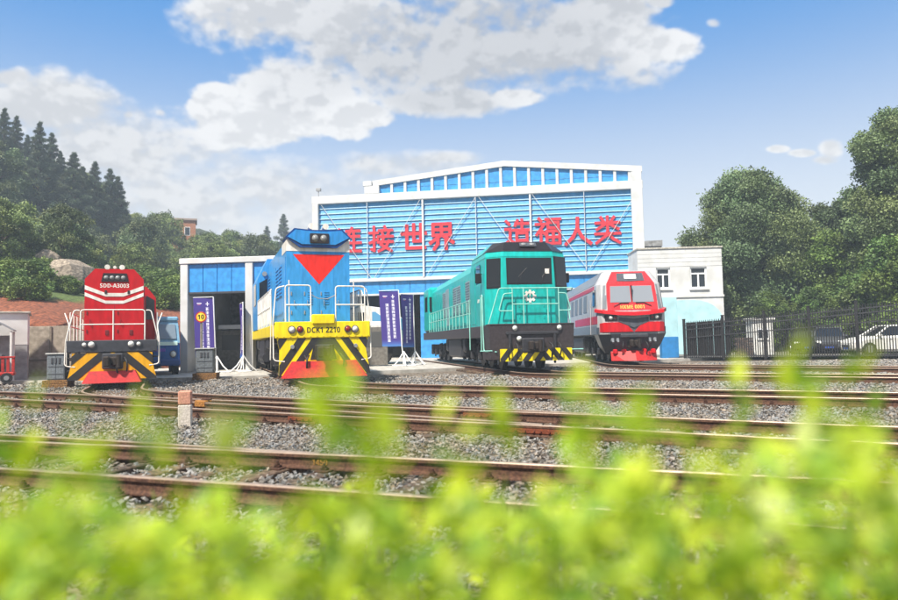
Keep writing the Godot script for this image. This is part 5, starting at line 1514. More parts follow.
		for i in 7:
			b = MB.new(); b.loft([[V3(sd * 1.50, 2.45, -4.2 - i * 1.8), V3(sd * 1.43, 3.3, -4.2 - i * 1.8), V3(sd * 1.43, 3.3, -5.4 - i * 1.8), V3(sd * 1.50, 2.45, -5.4 - i * 1.8)], [V3(sd * 1.532, 2.45, -4.2 - i * 1.8), V3(sd * 1.50, 3.3, -4.2 - i * 1.8), V3(sd * 1.50, 3.3, -5.4 - i * 1.8), V3(sd * 1.532, 2.45, -5.4 - i * 1.8)]]); part(body, "side_grille", b, edge)
		handrail(o, "door_rail", [[V3(sd * 1.58, 1.3, -2.7), V3(sd * 1.55, 3.0, -2.7)]], .02, silver)
		b = MB.new(); b.bx(sd * .8, sd * 1.4, .35, 1.2, -11.0, -6.8, 0.1); part(o, "equipment_box", b, mat("frame_dark", cs(50, 50, 56), 0.55, 0, "dirt", 0.8))
	# jumper sockets, coupler, plough
	for x in [-.95, -.72, .70, .93]:
		b = MB.new(); b.bx(x - .07, x + .07, .95, 1.12, -.6, -.36, 0.03); b.cyl(V3(x, 1.02, -.36), V3(x, .92, -.26), .045, .05, 10); part(o, "jumper_socket", b, edge)
	b = MB.new(); b.bx(-.62, .62, 1.12, 1.30, -.5, -.26, 0.04); part(o, "buffer_beam", b, mat("frame_grey"))
	coupler(o, .88, -.25)
	for q in [[.5, .05], [-.5, -.05]]: hose(o, V3(q[0], .95, -.35), q[1], mat("hose_black", cs(28, 28, 30), 0.6))
	b = MB.new()
	b.loft([[V3(-1.02, .52, -.62), V3(-.5, .50, -.40), V3(0, .58, -.28), V3(.5, .50, -.40), V3(1.02, .52, -.62), V3(0, .52, -.8)], [V3(-1.02, .10, -.50), V3(-.5, .10, -.16), V3(0, .10, .02), V3(.5, .10, -.16), V3(1.02, .10, -.50), V3(0, .10, -.8)]]); part(o, "plough", b, mat("plough_red"))
	for x in [-.85, -.45, .45, .85]:
		b = MB.new(); b.bx(x - .1, x + .1, .40, .62, -.55, -.36, 0.04); part(o, "plough_bracket", b, red2)
	bogie(o, -4.2, [-1.8, 0.0, 1.8], 1.1); bogie(o, -13.6, [-1.8, 0.0, 1.8], 1.1)

func white_railcar() -> void:
	# its nose looks towards the turquoise locomotive
	var p := on_ground(392, 366.0, -0.05)
	var o := thing("white_railcar", "white rounded railcar behind the purple banners, its nose towards the turquoise locomotive", "railcar", Vector3(at(394, 340, 39.0).x, -0.05, -39.0), -14.0)
	o.scale = Vector3.ONE * 1.1
	var white := paint("railcar_white", cs(226, 226, 224), 0.4)
	var b := MB.new()
	var prof := PackedVector2Array([V2(-6.0, 1.0), V2(.15, 1.0), V2(.22, 1.25), V2(.05, 1.7), V2(-.35, 2.35), V2(-.9, 2.85), V2(-1.6, 3.0), V2(-6.0, 3.0)])
	b.prism(prof, -2.6, 0.0); var body := part(o, "body", b, white)
	var win := PackedVector2Array([V2(-.95, 2.05), V2(-.42, 2.05), V2(-.62, 2.40), V2(-.98, 2.66), V2(-1.15, 2.66), V2(-1.15, 2.05)])
	b = MB.new(); b.prism(win, 0.0, 0.02); part(body, "side_window", b, mat("window_blue", cs(92, 150, 190), 0.08))
	for i in 4:
		b = MB.new(); b.bx(-2.3 - i * 1.0, -1.5 - i * 1.0, 2.0, 2.65, 0.0, 0.02, 0.01); part(body, "side_window", b, mat("loco_glass"))
	b = MB.new(); b.loft([[V3(.06, 1.72, -2.3), V3(-.36, 2.36, -2.3), V3(-.36, 2.36, -.3), V3(.06, 1.72, -.3)], [V3(.09, 1.735, -2.3), V3(-.33, 2.375, -2.3), V3(-.33, 2.375, -.3), V3(.09, 1.735, -.3)]]); part(body, "windscreen", b, mat("window_blue"))
	for i in 9:
		b = MB.new(); b.bx(-.55 - i * .55, -.52 - i * .55, 1.1, 1.9, 0.0, 0.025); part(body, "rib", b, mat("rib_grey", cs(190, 190, 190), 0.5))
	b = MB.new(); b.bx(-6.0, .1, .85, 1.0, -2.55, -.05, 0.02); part(o, "skirt", b, mat("railcar_blue", cs(40, 80, 150), 0.4))
	b = MB.new(); b.bx(-5.9, -.2, .35, .85, -2.3, -.3, 0.05); part(o, "underframe", b, mat("bogie_black"))
	for x in [-.7, -1.8, -4.4, -5.5]:
		b = MB.new(); b.cyl(V3(x, .42, -.5), V3(x, .42, -.28), .42, .42, 20); part(o, "wheel", b, mat("wheel_steel"))

func blue_truck() -> void:
	var p := on_ground(160, 373, -0.085)
	var o := thing("blue_truck", "blue truck with pale roof parked between the red locomotive and the white shed column", "truck", Vector3(at(153, 340, 30.6).x, -0.085, -30.6), 24.0)
	o.scale.y = 1.12
	var blue := paint("truck_blue", cs(34, 96, 172))
	var pale := paint("truck_pale", cs(128, 176, 208))
	var b := MB.new()
	b.bx(-1.1, 1.1, .45, 1.25, -1.8, 0, 0.06); var cab := part(o, "cab_lower", b, blue)
	b = MB.new(); b.loft([[V3(-1.1, 1.25, -1.8), V3(1.1, 1.25, -1.8), V3(1.1, 1.25, 0), V3(-1.1, 1.25, 0)], [V3(-1.02, 2.1, -1.8), V3(1.02, 2.1, -1.8), V3(1.02, 2.1, -.22), V3(-1.02, 2.1, -.22)]]); var up := part(o, "cab_upper", b, pale)
	b = MB.new(); b.bx(-1.04, 1.04, 2.1, 2.30, -1.8, -.15, 0.06); part(o, "cab_roof", b, pale)
	b = MB.new(); b.loft([[V3(-.95, 1.42, .005), V3(.95, 1.42, .005), V3(.95, 1.42, -.05), V3(-.95, 1.42, -.05)], [V3(-.90, 2.0, -.155), V3(.90, 2.0, -.155), V3(.90, 2.0, -.25), V3(-.90, 2.0, -.25)]]); part(up, "windscreen", b, mat("truck_glass", cs(120, 136, 150), 0.08))
	b = MB.new(); b.bx(-1.0, 1.0, 1.16, 1.30, 0.0, .03, 0.01); part(cab, "light_band", b, mat("mint_white", cs(206, 236, 226), 0.5))
	b = MB.new(); b.bx(-.5, .5, .92, 1.04, 0.0, .02, 0.01); part(cab, "number_plate", b, mat("plate_violet", cs(96, 70, 170), 0.5))
	b = MB.new(); b.bx(-1.12, 1.12, .36, .62, -.1, .10, 0.05); part(o, "bumper", b, mat("bumper_blue", cs(30, 70, 130), 0.5))
	for x in [-.82, .82]: lamp(cab, "headlight", V3(x, .82, 0), .12, lens_mat(), .03)
	b = MB.new(); b.bx(-1.15, 1.15, .9, 2.0, -5.6, -1.95, 0.04); part(o, "load_bed", b, blue)
	for x in [-.95, .95]:
		for z in [-.9, -4.6]:
			b = MB.new(); b.cyl(V3(x - .13, .42, z), V3(x + .13, .42, z), .42, .42, 20); part(o, "wheel", b, mat("tyre"))

# ---------------------------------------------------------------- small things in the yard
func banner_print(sd: int) -> ImageTexture:
	var rng := RandomNumberGenerator.new(); rng.seed = sd
	var W := 192
	var H := 576
	var im := Image.create(W, H, false, Image.FORMAT_RGB8)
	im.fill(cs(66, 48, 132))
	for y in H:                      # printed skyline blue along the foot of the banner
		if y > H - 70:
			im.fill_rect(Rect2i(0, y, W, 1), cs(66, 48, 132).lerp(cs(74, 128, 196), (y - (H - 70)) / 70.0))
	var ink := cs(240, 238, 246)
	im.fill_rect(Rect2i(34, 48, 46, 8), ink); im.fill_rect(Rect2i(40, 62, 30, 5), cs(214, 120, 150))
	var glyphs := func(x: int, y0: int, n: int, s: int) -> void:
		for k in n:
			var y := y0 + k * int(s * 1.22)
			for r in 3: im.fill_rect(Rect2i(x, y + int(s * (0.08 + 0.36 * r)), s, maxi(3, s / 7)), ink)
			for r in 2: im.fill_rect(Rect2i(x + int(s * rng.randf_range(0.05, 0.8)), y, maxi(3, s / 7), s), ink)
			im.fill_rect(Rect2i(x + s / 2 - 1, y, maxi(3, s / 6), int(s * rng.randf_range(0.5, 1.0))), ink)
	im.fill_rect(Rect2i(132, 36, 8, 42), ink); im.fill_rect(Rect2i(118, 54, 36, 7), ink)
	glyphs.call(118, 92, 11, 31)
	glyphs.call(58, 130, 11, 31)
	return ImageTexture.create_from_image(im)
func banner(px: float, py_top: float, py_bot: float, w: float, base_py: float, turn: float, lean: float, label: String, sd: int) -> void:
	var g := on_ground(px, base_py, -0.085)
	var o := thing("feather_banner", label, "banner", g, turn, "purple banners on white water bases")
	var yt := on_face(o, px, py_top).y
	var yb := on_face(o, px, py_bot).y
	var wh := mat("pole_white", cs(230, 230, 230), 0.4)
	var b := MB.new()
	for a in [[-.55, .25], [.55, .25], [0.0, -.6], [.05, .6]]:
		b.tube([V3(0, .75, 0), V3(a[0] * .5, .30, a[1] * .5), V3(a[0], .02, a[1])], .03, 8)
	b.bx(-.6, .6, 0, .05, -.28, .28, 0.02)
	part(o, "stand", b, wh)
	b = MB.new(); b.tube([V3(0, .05, 0), V3(lean * .4, yb, 0), V3(lean, yt + .06, 0)], .028, 8); b.tube([V3(lean, yt + .05, 0), V3(lean - w - .04, yt + .02, 0)], .018, 8); part(o, "pole", b, wh)
	var m := StandardMaterial3D.new()
	m.albedo_texture = banner_print(sd); m.roughness = .6
	m.resource_name = "banner_print_%d" % sd
	# cloth with a slow ripple, as a thin two sided sheet
	b = MB.new()
	var n := 8
	var rows := 10
	for s in [1.0, -1.0]:
		for i in n:
			for j in rows:
				var f := func(u: float, t: float) -> Vector3:
					var l := lerpf(lean, lean * .4, t)
					return V3(l - .03 - w + w * u, lerpf(yt, yb, t), .03 * sin(u * 4.0 + t * 5.0 + sd) + s * .002)
				var ps := [f.call(i / float(n), j / float(rows)), f.call((i + 1) / float(n), j / float(rows)), f.call((i + 1) / float(n), (j + 1) / float(rows)), f.call(i / float(n), (j + 1) / float(rows))]
				var c0 := b.u.size()
				b.uvquad(ps[0], ps[1], ps[2], ps[3], V3(0, 0, s))
				for q in range(c0, b.u.size()):
					var uv := b.u[q]
					b.u[q] = Vector2((i + uv.x) / n, (j + uv.y) / rows)
	part(o, "cloth", b, m)

func cabinet(px0: float, px1: float, py_top: float, py_base: float, py_foot: float, label: String) -> Node3D:
	var g := on_ground((px0 + px1) / 2, py_foot, -0.16)
	var o := thing("signal_cabinet", label, "cabinet", g, 8.0)
	var w := (px1 - px0) / 700.0 * -g.z
	var yt := on_face(o, (px0 + px1) / 2, py_top).y
	var yb := on_face(o, (px0 + px1) / 2, py_base).y
	var grey := mat("cabinet_grey", cs(124, 132, 140), 0.5, 0.2, "dirt", 1.2)
	var b := MB.new(); b.bx(-w / 2, w / 2, yb, yt - .05, -w * .7, 0, 0.015); var bd := part(o, "housing", b, grey)
	b = MB.new(); b.bx(-w / 2 - .04, w / 2 + .04, yt - .05, yt, -w * .7 - .04, .05, 0.012); part(o, "lid", b, mat("lid_pale", cs(190, 192, 192), 0.6, 0, "dirt", 1.0))
	b = MB.new(); b.bx(-w / 2 + .03, -.006, yb + .04, yt - .1, 0, .014, 0.005); part(bd, "door", b, grey)
	b = MB.new(); b.bx(.006, w / 2 - .03, yb + .04, yt - .1, 0, .014, 0.005); part(bd, "door", b, grey)
	for x in [-.12, 0.0, .12]:
		b = MB.new(); b.bx(x - .035, x + .035, yt - .36, yt - .16, .014, .04, 0.008); part(bd, "hasp", b, mat("hasp_dark", cs(64, 66, 72), 0.6))
	for y in [yb + .45, yb + .2]:
		b = MB.new(); b.bx(-w / 2 + .05, w / 2 - .05, y - .012, y + .012, .014, .024); part(bd, "hinge_strip", b, mat("hasp_dark"))
	for k in 2:
		b = MB.new(); b.bx(-w / 2 - .10, w / 2 + .14, 0.0 + k * yb * .5, yb * .5 * (k + 1) - .005, -w * .7 - .1, .16 - k * .04, 0.012); part(o, "timber", b, mat("cabinet_timber", cs(150, 112, 62), 0.85, 0, "timber", 1.5))
	return o

func yard_furniture() -> void:
	cabinet(47, 64, 353, 380, 388, "grey signal cabinet on timber blocks beside the red locomotive")
	var c2 := cabinet(196, 213, 348, 373, 380, "grey signal cabinet on timber blocks behind the round yellow 10 sign")
	# speed sign
	var g := c2.position + V3(-.15, 0, -.55)
	var s := thing("speed_sign", "round yellow speed sign reading 10 with a red rim on a grey post", "sign", g, 6.0)
	var cy := on_face(s, 201, 317).y
	var cx := on_face(s, 201, 317).x
	var r := 5.4 / 700.0 * -g.z
	var b := MB.new(); b.cyl(V3(cx, 0, -.05), V3(cx, cy + .05, -.05), .045, .045, 10); part(s, "post", b, mat("post_grey", cs(146, 140, 130), 0.7, 0, "dirt", 1.0))
	b = MB.new(); b.cyl(V3(cx, cy, -.01), V3(cx, cy, .02), r, r, 28); var d := part(s, "disc", b, paint("sign_red", cs(196, 52, 40), 0.4))
	b = MB.new(); b.cyl(V3(cx, cy, .02), V3(cx, cy, .026), r * .80, r * .80, 28); part(d, "face", b, paint("sign_yellow", cs(244, 214, 70), 0.4))
	lettering(d, "10", r * .82, V3(cx, cy, .028), mat("number_black", cs(50, 46, 24), 0.5))
	# concrete marker post between the tracks
	var m := on_ground(184.5, 426, -0.17)
	var p := thing("marker_post", "short square concrete post, white with a faded red top, between two tracks", "post", m, 15.0)
	var w := 12.5 / 700.0 * -m.z
	var yt := on_face(p, 184.5, 391).y
	var ym := on_face(p, 184.5, 405).y
	b = MB.new(); b.bx(-w / 2, w / 2, -.05, ym, -w, 0, 0.015); part(p, "shaft", b, mat("post_concrete", cs(214, 206, 196), 0.85, 0, "dirt", 2.5))
	b = MB.new(); b.bx(-w / 2 - .001, w / 2 + .001, ym, yt, -w - .001, .001, 0.02); part(p, "red_top", b, mat("post_red", cs(206, 150, 128), 0.85, 0, "dirt", 2.5))
	# little striped stake
	var k := on_ground(64.5, 387, -0.17)
	var st := thing("clearance_stake", "tiny red and white stake in the ballast beside a signal cabinet", "stake", k, 0.0)
	for i in 3:
		b = MB.new(); b.bx(-.07, .07, i * .1, i * .1 + .098, -.07, .07, 0.01); part(st, "band", b, paint("stake_%d" % (i % 2), cs(206, 44, 40) if i % 2 == 0 else cs(236, 234, 228), 0.5))
	# yellow lever box beside the turnout
	var t := on_ground(203, 407, -0.10)
	var lv := thing("point_box", "small ochre point lever box between the rails behind the concrete post", "lever box", t, -30.0)
	b = MB.new(); b.bx(-.16, .16, 0, .14, -.1, .1, 0.02); part(lv, "box", b, mat("ochre", cs(186, 140, 64), 0.8, 0, "rust", 1.5))
	b = MB.new(); b.cyl(V3(-.05, .14, 0), V3(.25, .17, 0), .02, .02, 8); part(lv, "lever", b, mat("clip_iron"))
	# banners
	banner(217, 298, 357, .86, 372.5, 14.0, -.16, "purple banner with white characters in front of the shed's dark bay", 1)
	banner(243.5, 303, 358, .80, 371.5, -64.0, -.1, "purple banner seen edge on at the shed column beside the blue locomotive", 2)
	banner(404, 291, 346, .98, 366.0, 8.0, -.22, "wide purple banner overlapping another one, in front of the white railcar", 3)
	banner(415.5, 295, 347, .92, 365.0, 52.0, -.10, "turned purple banner tucked between its neighbour and the turquoise locomotive", 4)

# ---------------------------------------------------------------- fence, booth, cars
func car(label: String, col: Color, pos: Vector3, turn: float, tall := 0.0) -> void:
	# length along x, nose towards -x
	var o := thing("parked_car", label, "car", pos, turn)
	var body := paint("car_%s" % col.to_html(false), col, 0.25)
	var glass := mat("car_glass", cs(24, 28, 32), 0.05)
	var b := MB.new()
	var st := [[-2.15, .42, .62, .62], [-2.05, .30, .74, .78], [-1.6, .22, .86, .86], [-.95, .20, .95, .88], [0.2, .20, .97, .89], [1.4, .20, .98, .88], [1.95, .26, .95, .82], [2.12, .40, .80, .70]]
	var rings := []
	for s in st:
		var w: float = s[3]; var y0: float = s[1]; var y1: float = s[2] + tall * .5
		rings.append([V3(s[0], y0, -w * .9), V3(s[0], y0 + .12, -w), V3(s[0], y1 - .12, -w), V3(s[0], y1, -w * .86), V3(s[0], y1, w * .86), V3(s[0], y1 - .12, w), V3(s[0], y0 + .12, w), V3(s[0], y0, w * .9)])
	b.loft(rings); var bd := part(o, "body", b, body)
	var t := tall
	b = MB.new(); b.loft([[V3(-.98, .94 + t * .5, -.78), V3(1.75, .96 + t * .5, -.78), V3(1.75, .96 + t * .5, .78), V3(-.98, .94 + t * .5, .78)], [V3(-.20, 1.40 + t, -.62), V3(1.25, 1.40 + t, -.62), V3(1.25, 1.40 + t, .62), V3(-.20, 1.40 + t, .62)]]); part(o, "windows", b, glass)
	b = MB.new(); b.loft([[V3(-.26, 1.385 + t, -.64), V3(1.32, 1.385 + t, -.64), V3(1.32, 1.385 + t, .64), V3(-.26, 1.385 + t, .64)], [V3(-.05, 1.45 + t, -.56), V3(1.15, 1.45 + t, -.56), V3(1.15, 1.45 + t, .56), V3(-.05, 1.45 + t, .56)]]); part(o, "roof", b, body)
	for sd in [-1.0, 1.0]:
		for q in [[-1.02, -.24, .05], [.42, .46, .05], [1.78, 1.29, .08]]:
			b = MB.new(); b.tube([V3(q[0], .93 + t * .5, sd * .785), V3(q[1], 1.41 + t, sd * .63)], q[2], 6); part(o, "pillar", b, body)
		for x in [-1.38, 1.35]:
			b = MB.new(); b.cyl(V3(x, .34, sd * .70), V3(x, .34, sd * .905), .34, .34, 24); var w := part(o, "wheel", b, mat("tyre", cs(30, 30, 32), 0.8))
			b = MB.new(); b.cyl(V3(x, .34, sd * .905), V3(x, .34, sd * .92), .21, .19, 10); part(w, "rim", b, mat("rim_alloy", cs(176, 178, 182), 0.3, 0.7))
		b = MB.new(); b.box(V3(-2.07, .66 + t * .3, sd * .58), V3(.10, .13, .30), 0.03); part(o, "headlight", b, lens_mat())
		b = MB.new(); b.box(V3(-.85, .98 + t * .5, sd * .93), V3(.14, .11, .18), 0.03); part(o, "mirror", b, body)
		for x in [-.3, .75]:
			b = MB.new(); b.bx(x - .08, x + .08, .78 + t * .4, .81 + t * .4, sd * .885, sd * .91, 0.005); part(bd, "door_handle", b, mat("rim_alloy"))
	b = MB.new(); b.box(V3(-2.15, .50, 0), V3(.06, .14, .8), 0.02); part(o, "grille", b, mat("tyre"))
	b = MB.new(); b.box(V3(-2.17, .38, 0), V3(.04, .10, .44), 0.005); part(o, "number_plate", b, mat("plate_blue", cs(40, 70, 150), 0.5))

func fence_and_cars() -> void:
	# gravel strip and car park behind the fence
	var g := MB.new()
	g.quad(V3(12.5, -0.06, -40.0), V3(60, -0.06, -20), V3(60, -0.06, -120), V3(11.5, -0.06, -120), Vector3.UP)
	meta(part(self, "pavement", g, mat("car_park", cs(120, 118, 114), 0.9, 0, "dirt", 0.3)), "", "", "", "structure")
	var A := Vector3(13.05, -0.14, -39.0)
	var B := Vector3(24.5, -0.14, -29.7)
	var d := (B - A)
	var turn := rad_to_deg(atan2(-d.z, d.x))
	var o := thing("yard_fence", "black steel picket fence with square posts in front of the parked cars", "fence", A, turn)
	var L := d.length()
	var blk := mat("fence_black", cs(32, 31, 34), 0.55, 0, "dirt", 1.0)
	var h0 := 2.15
	var h1 := 3.15
	var n := int(L / 0.115)
	for i in n:
		var x := (i + .5) * L / n
		var h := lerpf(h0, h1, x / L)
		var b := MB.new(); b.bx(x - .022, x + .022, .10, h - .15, -.022, .022); b.prism(PackedVector2Array([V2(x - .022, h - .15), V2(x + .022, h - .15), V2(x, h - .07)]), -.022, .022)
		part(o, "picket", b, blk)
	var posts := 7
	for i in posts + 1:
		var x := L * i / posts
		var h := lerpf(h0, h1, x / L)
		var b := MB.new(); b.bx(x - .06, x + .06, 0, h + .05, -.07, .07, 0.01); b.bx(x - .075, x + .075, h + .05, h + .09, -.085, .085, 0.01); part(o, "post", b, blk)
	for q in [[.16, .05], [-1.0, .05], [-.32, .05], [-.55, .05]]:
		var y0: float = q[0] if q[0] > 0 else h0 + q[0]
		var y1: float = q[0] if q[0] > 0 else h1 + q[0]
		var b := MB.new(); b.loft([[V3(0, y0, -.035), V3(0, y0 + q[1], -.035), V3(0, y0 + q[1], .035), V3(0, y0, .035)], [V3(L, y1, -.035), V3(L, y1 + q[1], -.035), V3(L, y1 + q[1], .035), V3(L, y1, .035)]]); part(o, "rail", b, mat("fence_rail", cs(58, 58, 62), 0.5, 0.2))
	# solid black sheets behind the first bays
	for i in 8:
		var b := MB.new(); b.bx(.08 + i * .30, .365 + i * .30, .15, h0 - .12 + i * .012, -.09, -.07, 0.004); part(o, "sheet", b, blk)
	# gatekeeper's booth and brick wall
	var bp := Vector3(at(763, 340, 41.0).x, -0.055, -41.0)
	var k := thing("guard_booth", "small white guard booth with a two pane window behind the black fence", "booth", bp, -6.0)
	var wh := mat("booth_white", cs(226, 226, 222), 0.6, 0, "wear", 0.5)
	var yt := on_face(k, 763, 318).y
	var w := 20.0 / 700.0 * 41.0
	var b := MB.new(); b.bx(-w / 2, w / 2, 0, yt - .12, -1.2, 0, 0.02); var bw := part(k, "wall", b, wh)
	b = MB.new(); b.bx(-w / 2 - .12, w / 2 + .12, yt - .12, yt, -1.3, .12, 0.02); part(k, "roof", b, wh)
	b = MB.new(); b.bx(-.30, .34, .95, 1.52, 0, .03, 0.008); var wn := part(k, "window", b, mat("window_white", cs(238, 240, 240), 0.5))
	for x in [[-.26, .0], [.04, .30]]:
		b = MB.new(); b.bx(x[0], x[1], .99, 1.48, .03, .036); part(wn, "pane", b, mat("dark_pane", cs(34, 40, 46), 0.06))
	b = MB.new(); b.bx(-.34, .38, .87, .95, 0, .07, 0.01); part(k, "sill", b, wh)
	var wp := Vector3(at(744, 340, 40.5).x, -0.055, -40.5)
	var lw := thing("low_wall", "low brown planter wall beside the white guard booth", "wall", wp, -6.0)
	for r in 7:
		for c in 4:
			b = MB.new(); b.bx(-.48 + c * .24 + (r % 2) * .06, -.25 + c * .24 + (r % 2) * .06, r * .15, r * .15 + .14, -.3, 0, 0.01); part(lw, "brick", b, mat("brick_brown_%d" % ((r + c) % 3), [cs(96, 84, 78), cs(110, 94, 84), cs(84, 76, 74)][(r + c) % 3], 0.9, 0, "dirt", 1.5))
	car("white estate car parked side on behind the black fence", cs(226, 228, 226), Vector3(at(888, 340, 36.8).x, -0.055, -36.8), -4.0, .12)
	car("dark saloon parked nose out between the guard booth and the grey car", cs(34, 36, 42), Vector3(at(806, 340, 43.0).x, -0.055, -43.0), 66.0)
	car("dark grey car parked nose out between the dark saloon and the white estate car", cs(84, 88, 94), Vector3(at(829, 340, 42.5).x, -0.055, -42.5), 62.0, .12)

# ---------------------------------------------------------------- vegetation
func leaf_material(key: String, back := 0.45) -> StandardMaterial3D:
	if mats.has(key): return mats[key]
	var m := StandardMaterial3D.new()
	m.resource_name = key
	m.vertex_color_use_as_albedo = true
	m.roughness = 0.55
	m.backlight_enabled = true
	m.backlight = Color(back, back, back * 0.6)
	m.cull_mode = BaseMaterial3D.CULL_DISABLED
	mats[key] = m
	return m
# a spray of n leaves inside the unit ball
func spray(n: int, size: float, sd: int, m: Material, needle := false) -> ArrayMesh:
	var rng := RandomNumberGenerator.new(); rng.seed = sd
	var b := MB.new()
	for i in n:
		var p := Vector3(rng.randf_range(-1, 1), rng.randf_range(-1, 1), rng.randf_range(-1, 1))
		if p.length() > 1.0: p = p.normalized() * rng.randf_range(0.5, 1.0)
		var bs := Basis.from_euler(Vector3(rng.randf_range(-0.9, 0.9), rng.randf() * TAU, rng.randf_range(-0.9, 0.9)))
		var l := size * rng.randf_range(0.7, 1.25)
		var w := l * (0.16 if needle else 0.34)
		var tip := bs * Vector3(0, 0, l)
		var sd1 := bs * Vector3(w, 0.10 * l, l * 0.45)
		var sd2 := bs * Vector3(-w, 0.10 * l, l * 0.45)
		b.tri(p, p + sd1, p + tip, bs * Vector3.UP)
		b.tri(p, p + tip, p + sd2, bs * Vector3.UP)
		var t := rng.randf_range(0.75, 1.25)
		for k in 6: b.c.append(Color(t, t * rng.randf_range(0.97, 1.03), t * 0.95))
	while b.c.size() < b.v.size(): b.c.append(Color.WHITE)
	return b.mesh(m)
func foliage(parent: Node, called: String, sp: ArrayMesh, xf: Array, co: Array) -> void:
	var mm := MultiMesh.new()
	mm.transform_format = MultiMesh.TRANSFORM_3D
	mm.use_colors = true
	mm.mesh = sp
	mm.instance_count = xf.size()
	for i in xf.size():
		mm.set_instance_transform(i, xf[i]); mm.set_instance_color(i, co[i])
	var o := MultiMeshInstance3D.new()
	o.name = called
	o.multimesh = mm
	o.set_meta("kind", "stuff")
	parent.add_child(o, true)
# crown of overlapping clumps; shape(t) gives the crown's radius at height fraction t
func tree_proto(called: String, label: String, group: String, h: float, rad: float, low: float, clumps: int, per: int, sp: ArrayMesh, col: Color, sd: int, conifer := false, spsize := 0.42) -> Node3D:
	var rng := RandomNumberGenerator.new(); rng.seed = sd
	var o := thing(called, label, "tree", Vector3.ZERO, 0.0, group)
	var b := MB.new()
	var tr := h * 0.022 + 0.05
	var bend := Vector3(rng.randf_range(-.3, .3), 0, rng.randf_range(-.3, .3))
	var top := h * (0.96 if conifer else 0.72)
	b.tube([Vector3(0, -.6, 0), Vector3(0, h * .12, 0), bend * .5 + Vector3(0, h * .4, 0), bend + Vector3(0, top, 0)], tr * 1.3, 8, tr * .25)
	var xf := []
	var co := []
	for c in clumps:
		var t := (c + rng.randf()) / clumps
		var a := c * 2.39996 + rng.randf() * .6
		var y := lerpf(low, 1.0, t)
		var prof: float = pow(1.0 - t, 0.95) + 0.03 if conifer else sqrt(maxf(0.02, 1.0 - pow((t - 0.42) / 0.60, 2.0)))
		var rr := rad * prof * rng.randf_range(0.5, 1.02)
		if conifer: rr *= rng.randf_range(0.7, 1.25)
		var cp := Vector3(cos(a) * rr, y * h, sin(a) * rr) + bend * t
		var cr := rad * (0.19 + 0.17 * prof) * rng.randf_range(0.7, 1.35) if not conifer else rad * (0.04 + 0.24 * prof)
		var flat := 0.42 if conifer else 0.72
		if c % 2 == 0:
			b.tube([bend * t * .7 + Vector3(0, maxf(h * .15, cp.y - rr * .7), 0), cp.lerp(bend * t + Vector3(0, cp.y, 0), .45) + Vector3(0, -.1, 0), cp], tr * .45, 5, tr * .08)
		var tone := rng.randf_range(0.68, 1.36)
		var warm := rng.randf_range(-.12, .16)
		for i in per:
			var v := Vector3(rng.randfn(), rng.randfn(), rng.randfn()).normalized()
			var q := cp + v * Vector3(cr, cr * flat, cr) * pow(rng.randf(), 0.30)
			var s := spsize * rng.randf_range(0.7, 1.3)
			if conifer: s *= 0.4 + 0.75 * (1.0 - t)
			xf.append(Transform3D(Basis.from_euler(Vector3(rng.randf_range(-1.2, 1.2), rng.randf() * TAU, rng.randf_range(-1.2, 1.2))).scaled(Vector3.ONE * s), q))
			var k := tone * rng.randf_range(0.8, 1.2)
			co.append(Color(col.r * k * (1.0 + warm), col.g * k, col.b * k * (1.0 - warm)))
	part(o, "trunk", b, mat("bark", cs(92, 76, 62), 0.95, 0, "soil", 1.5))
	foliage(o, "crown", sp, xf, co)
	return o
func plant_copy(o: Node3D, pos: Vector3, s: Vector3, turn: float, label := "") -> Node3D:
	var r := copy(o, pos, turn, label)
	r.scale = s
	return r

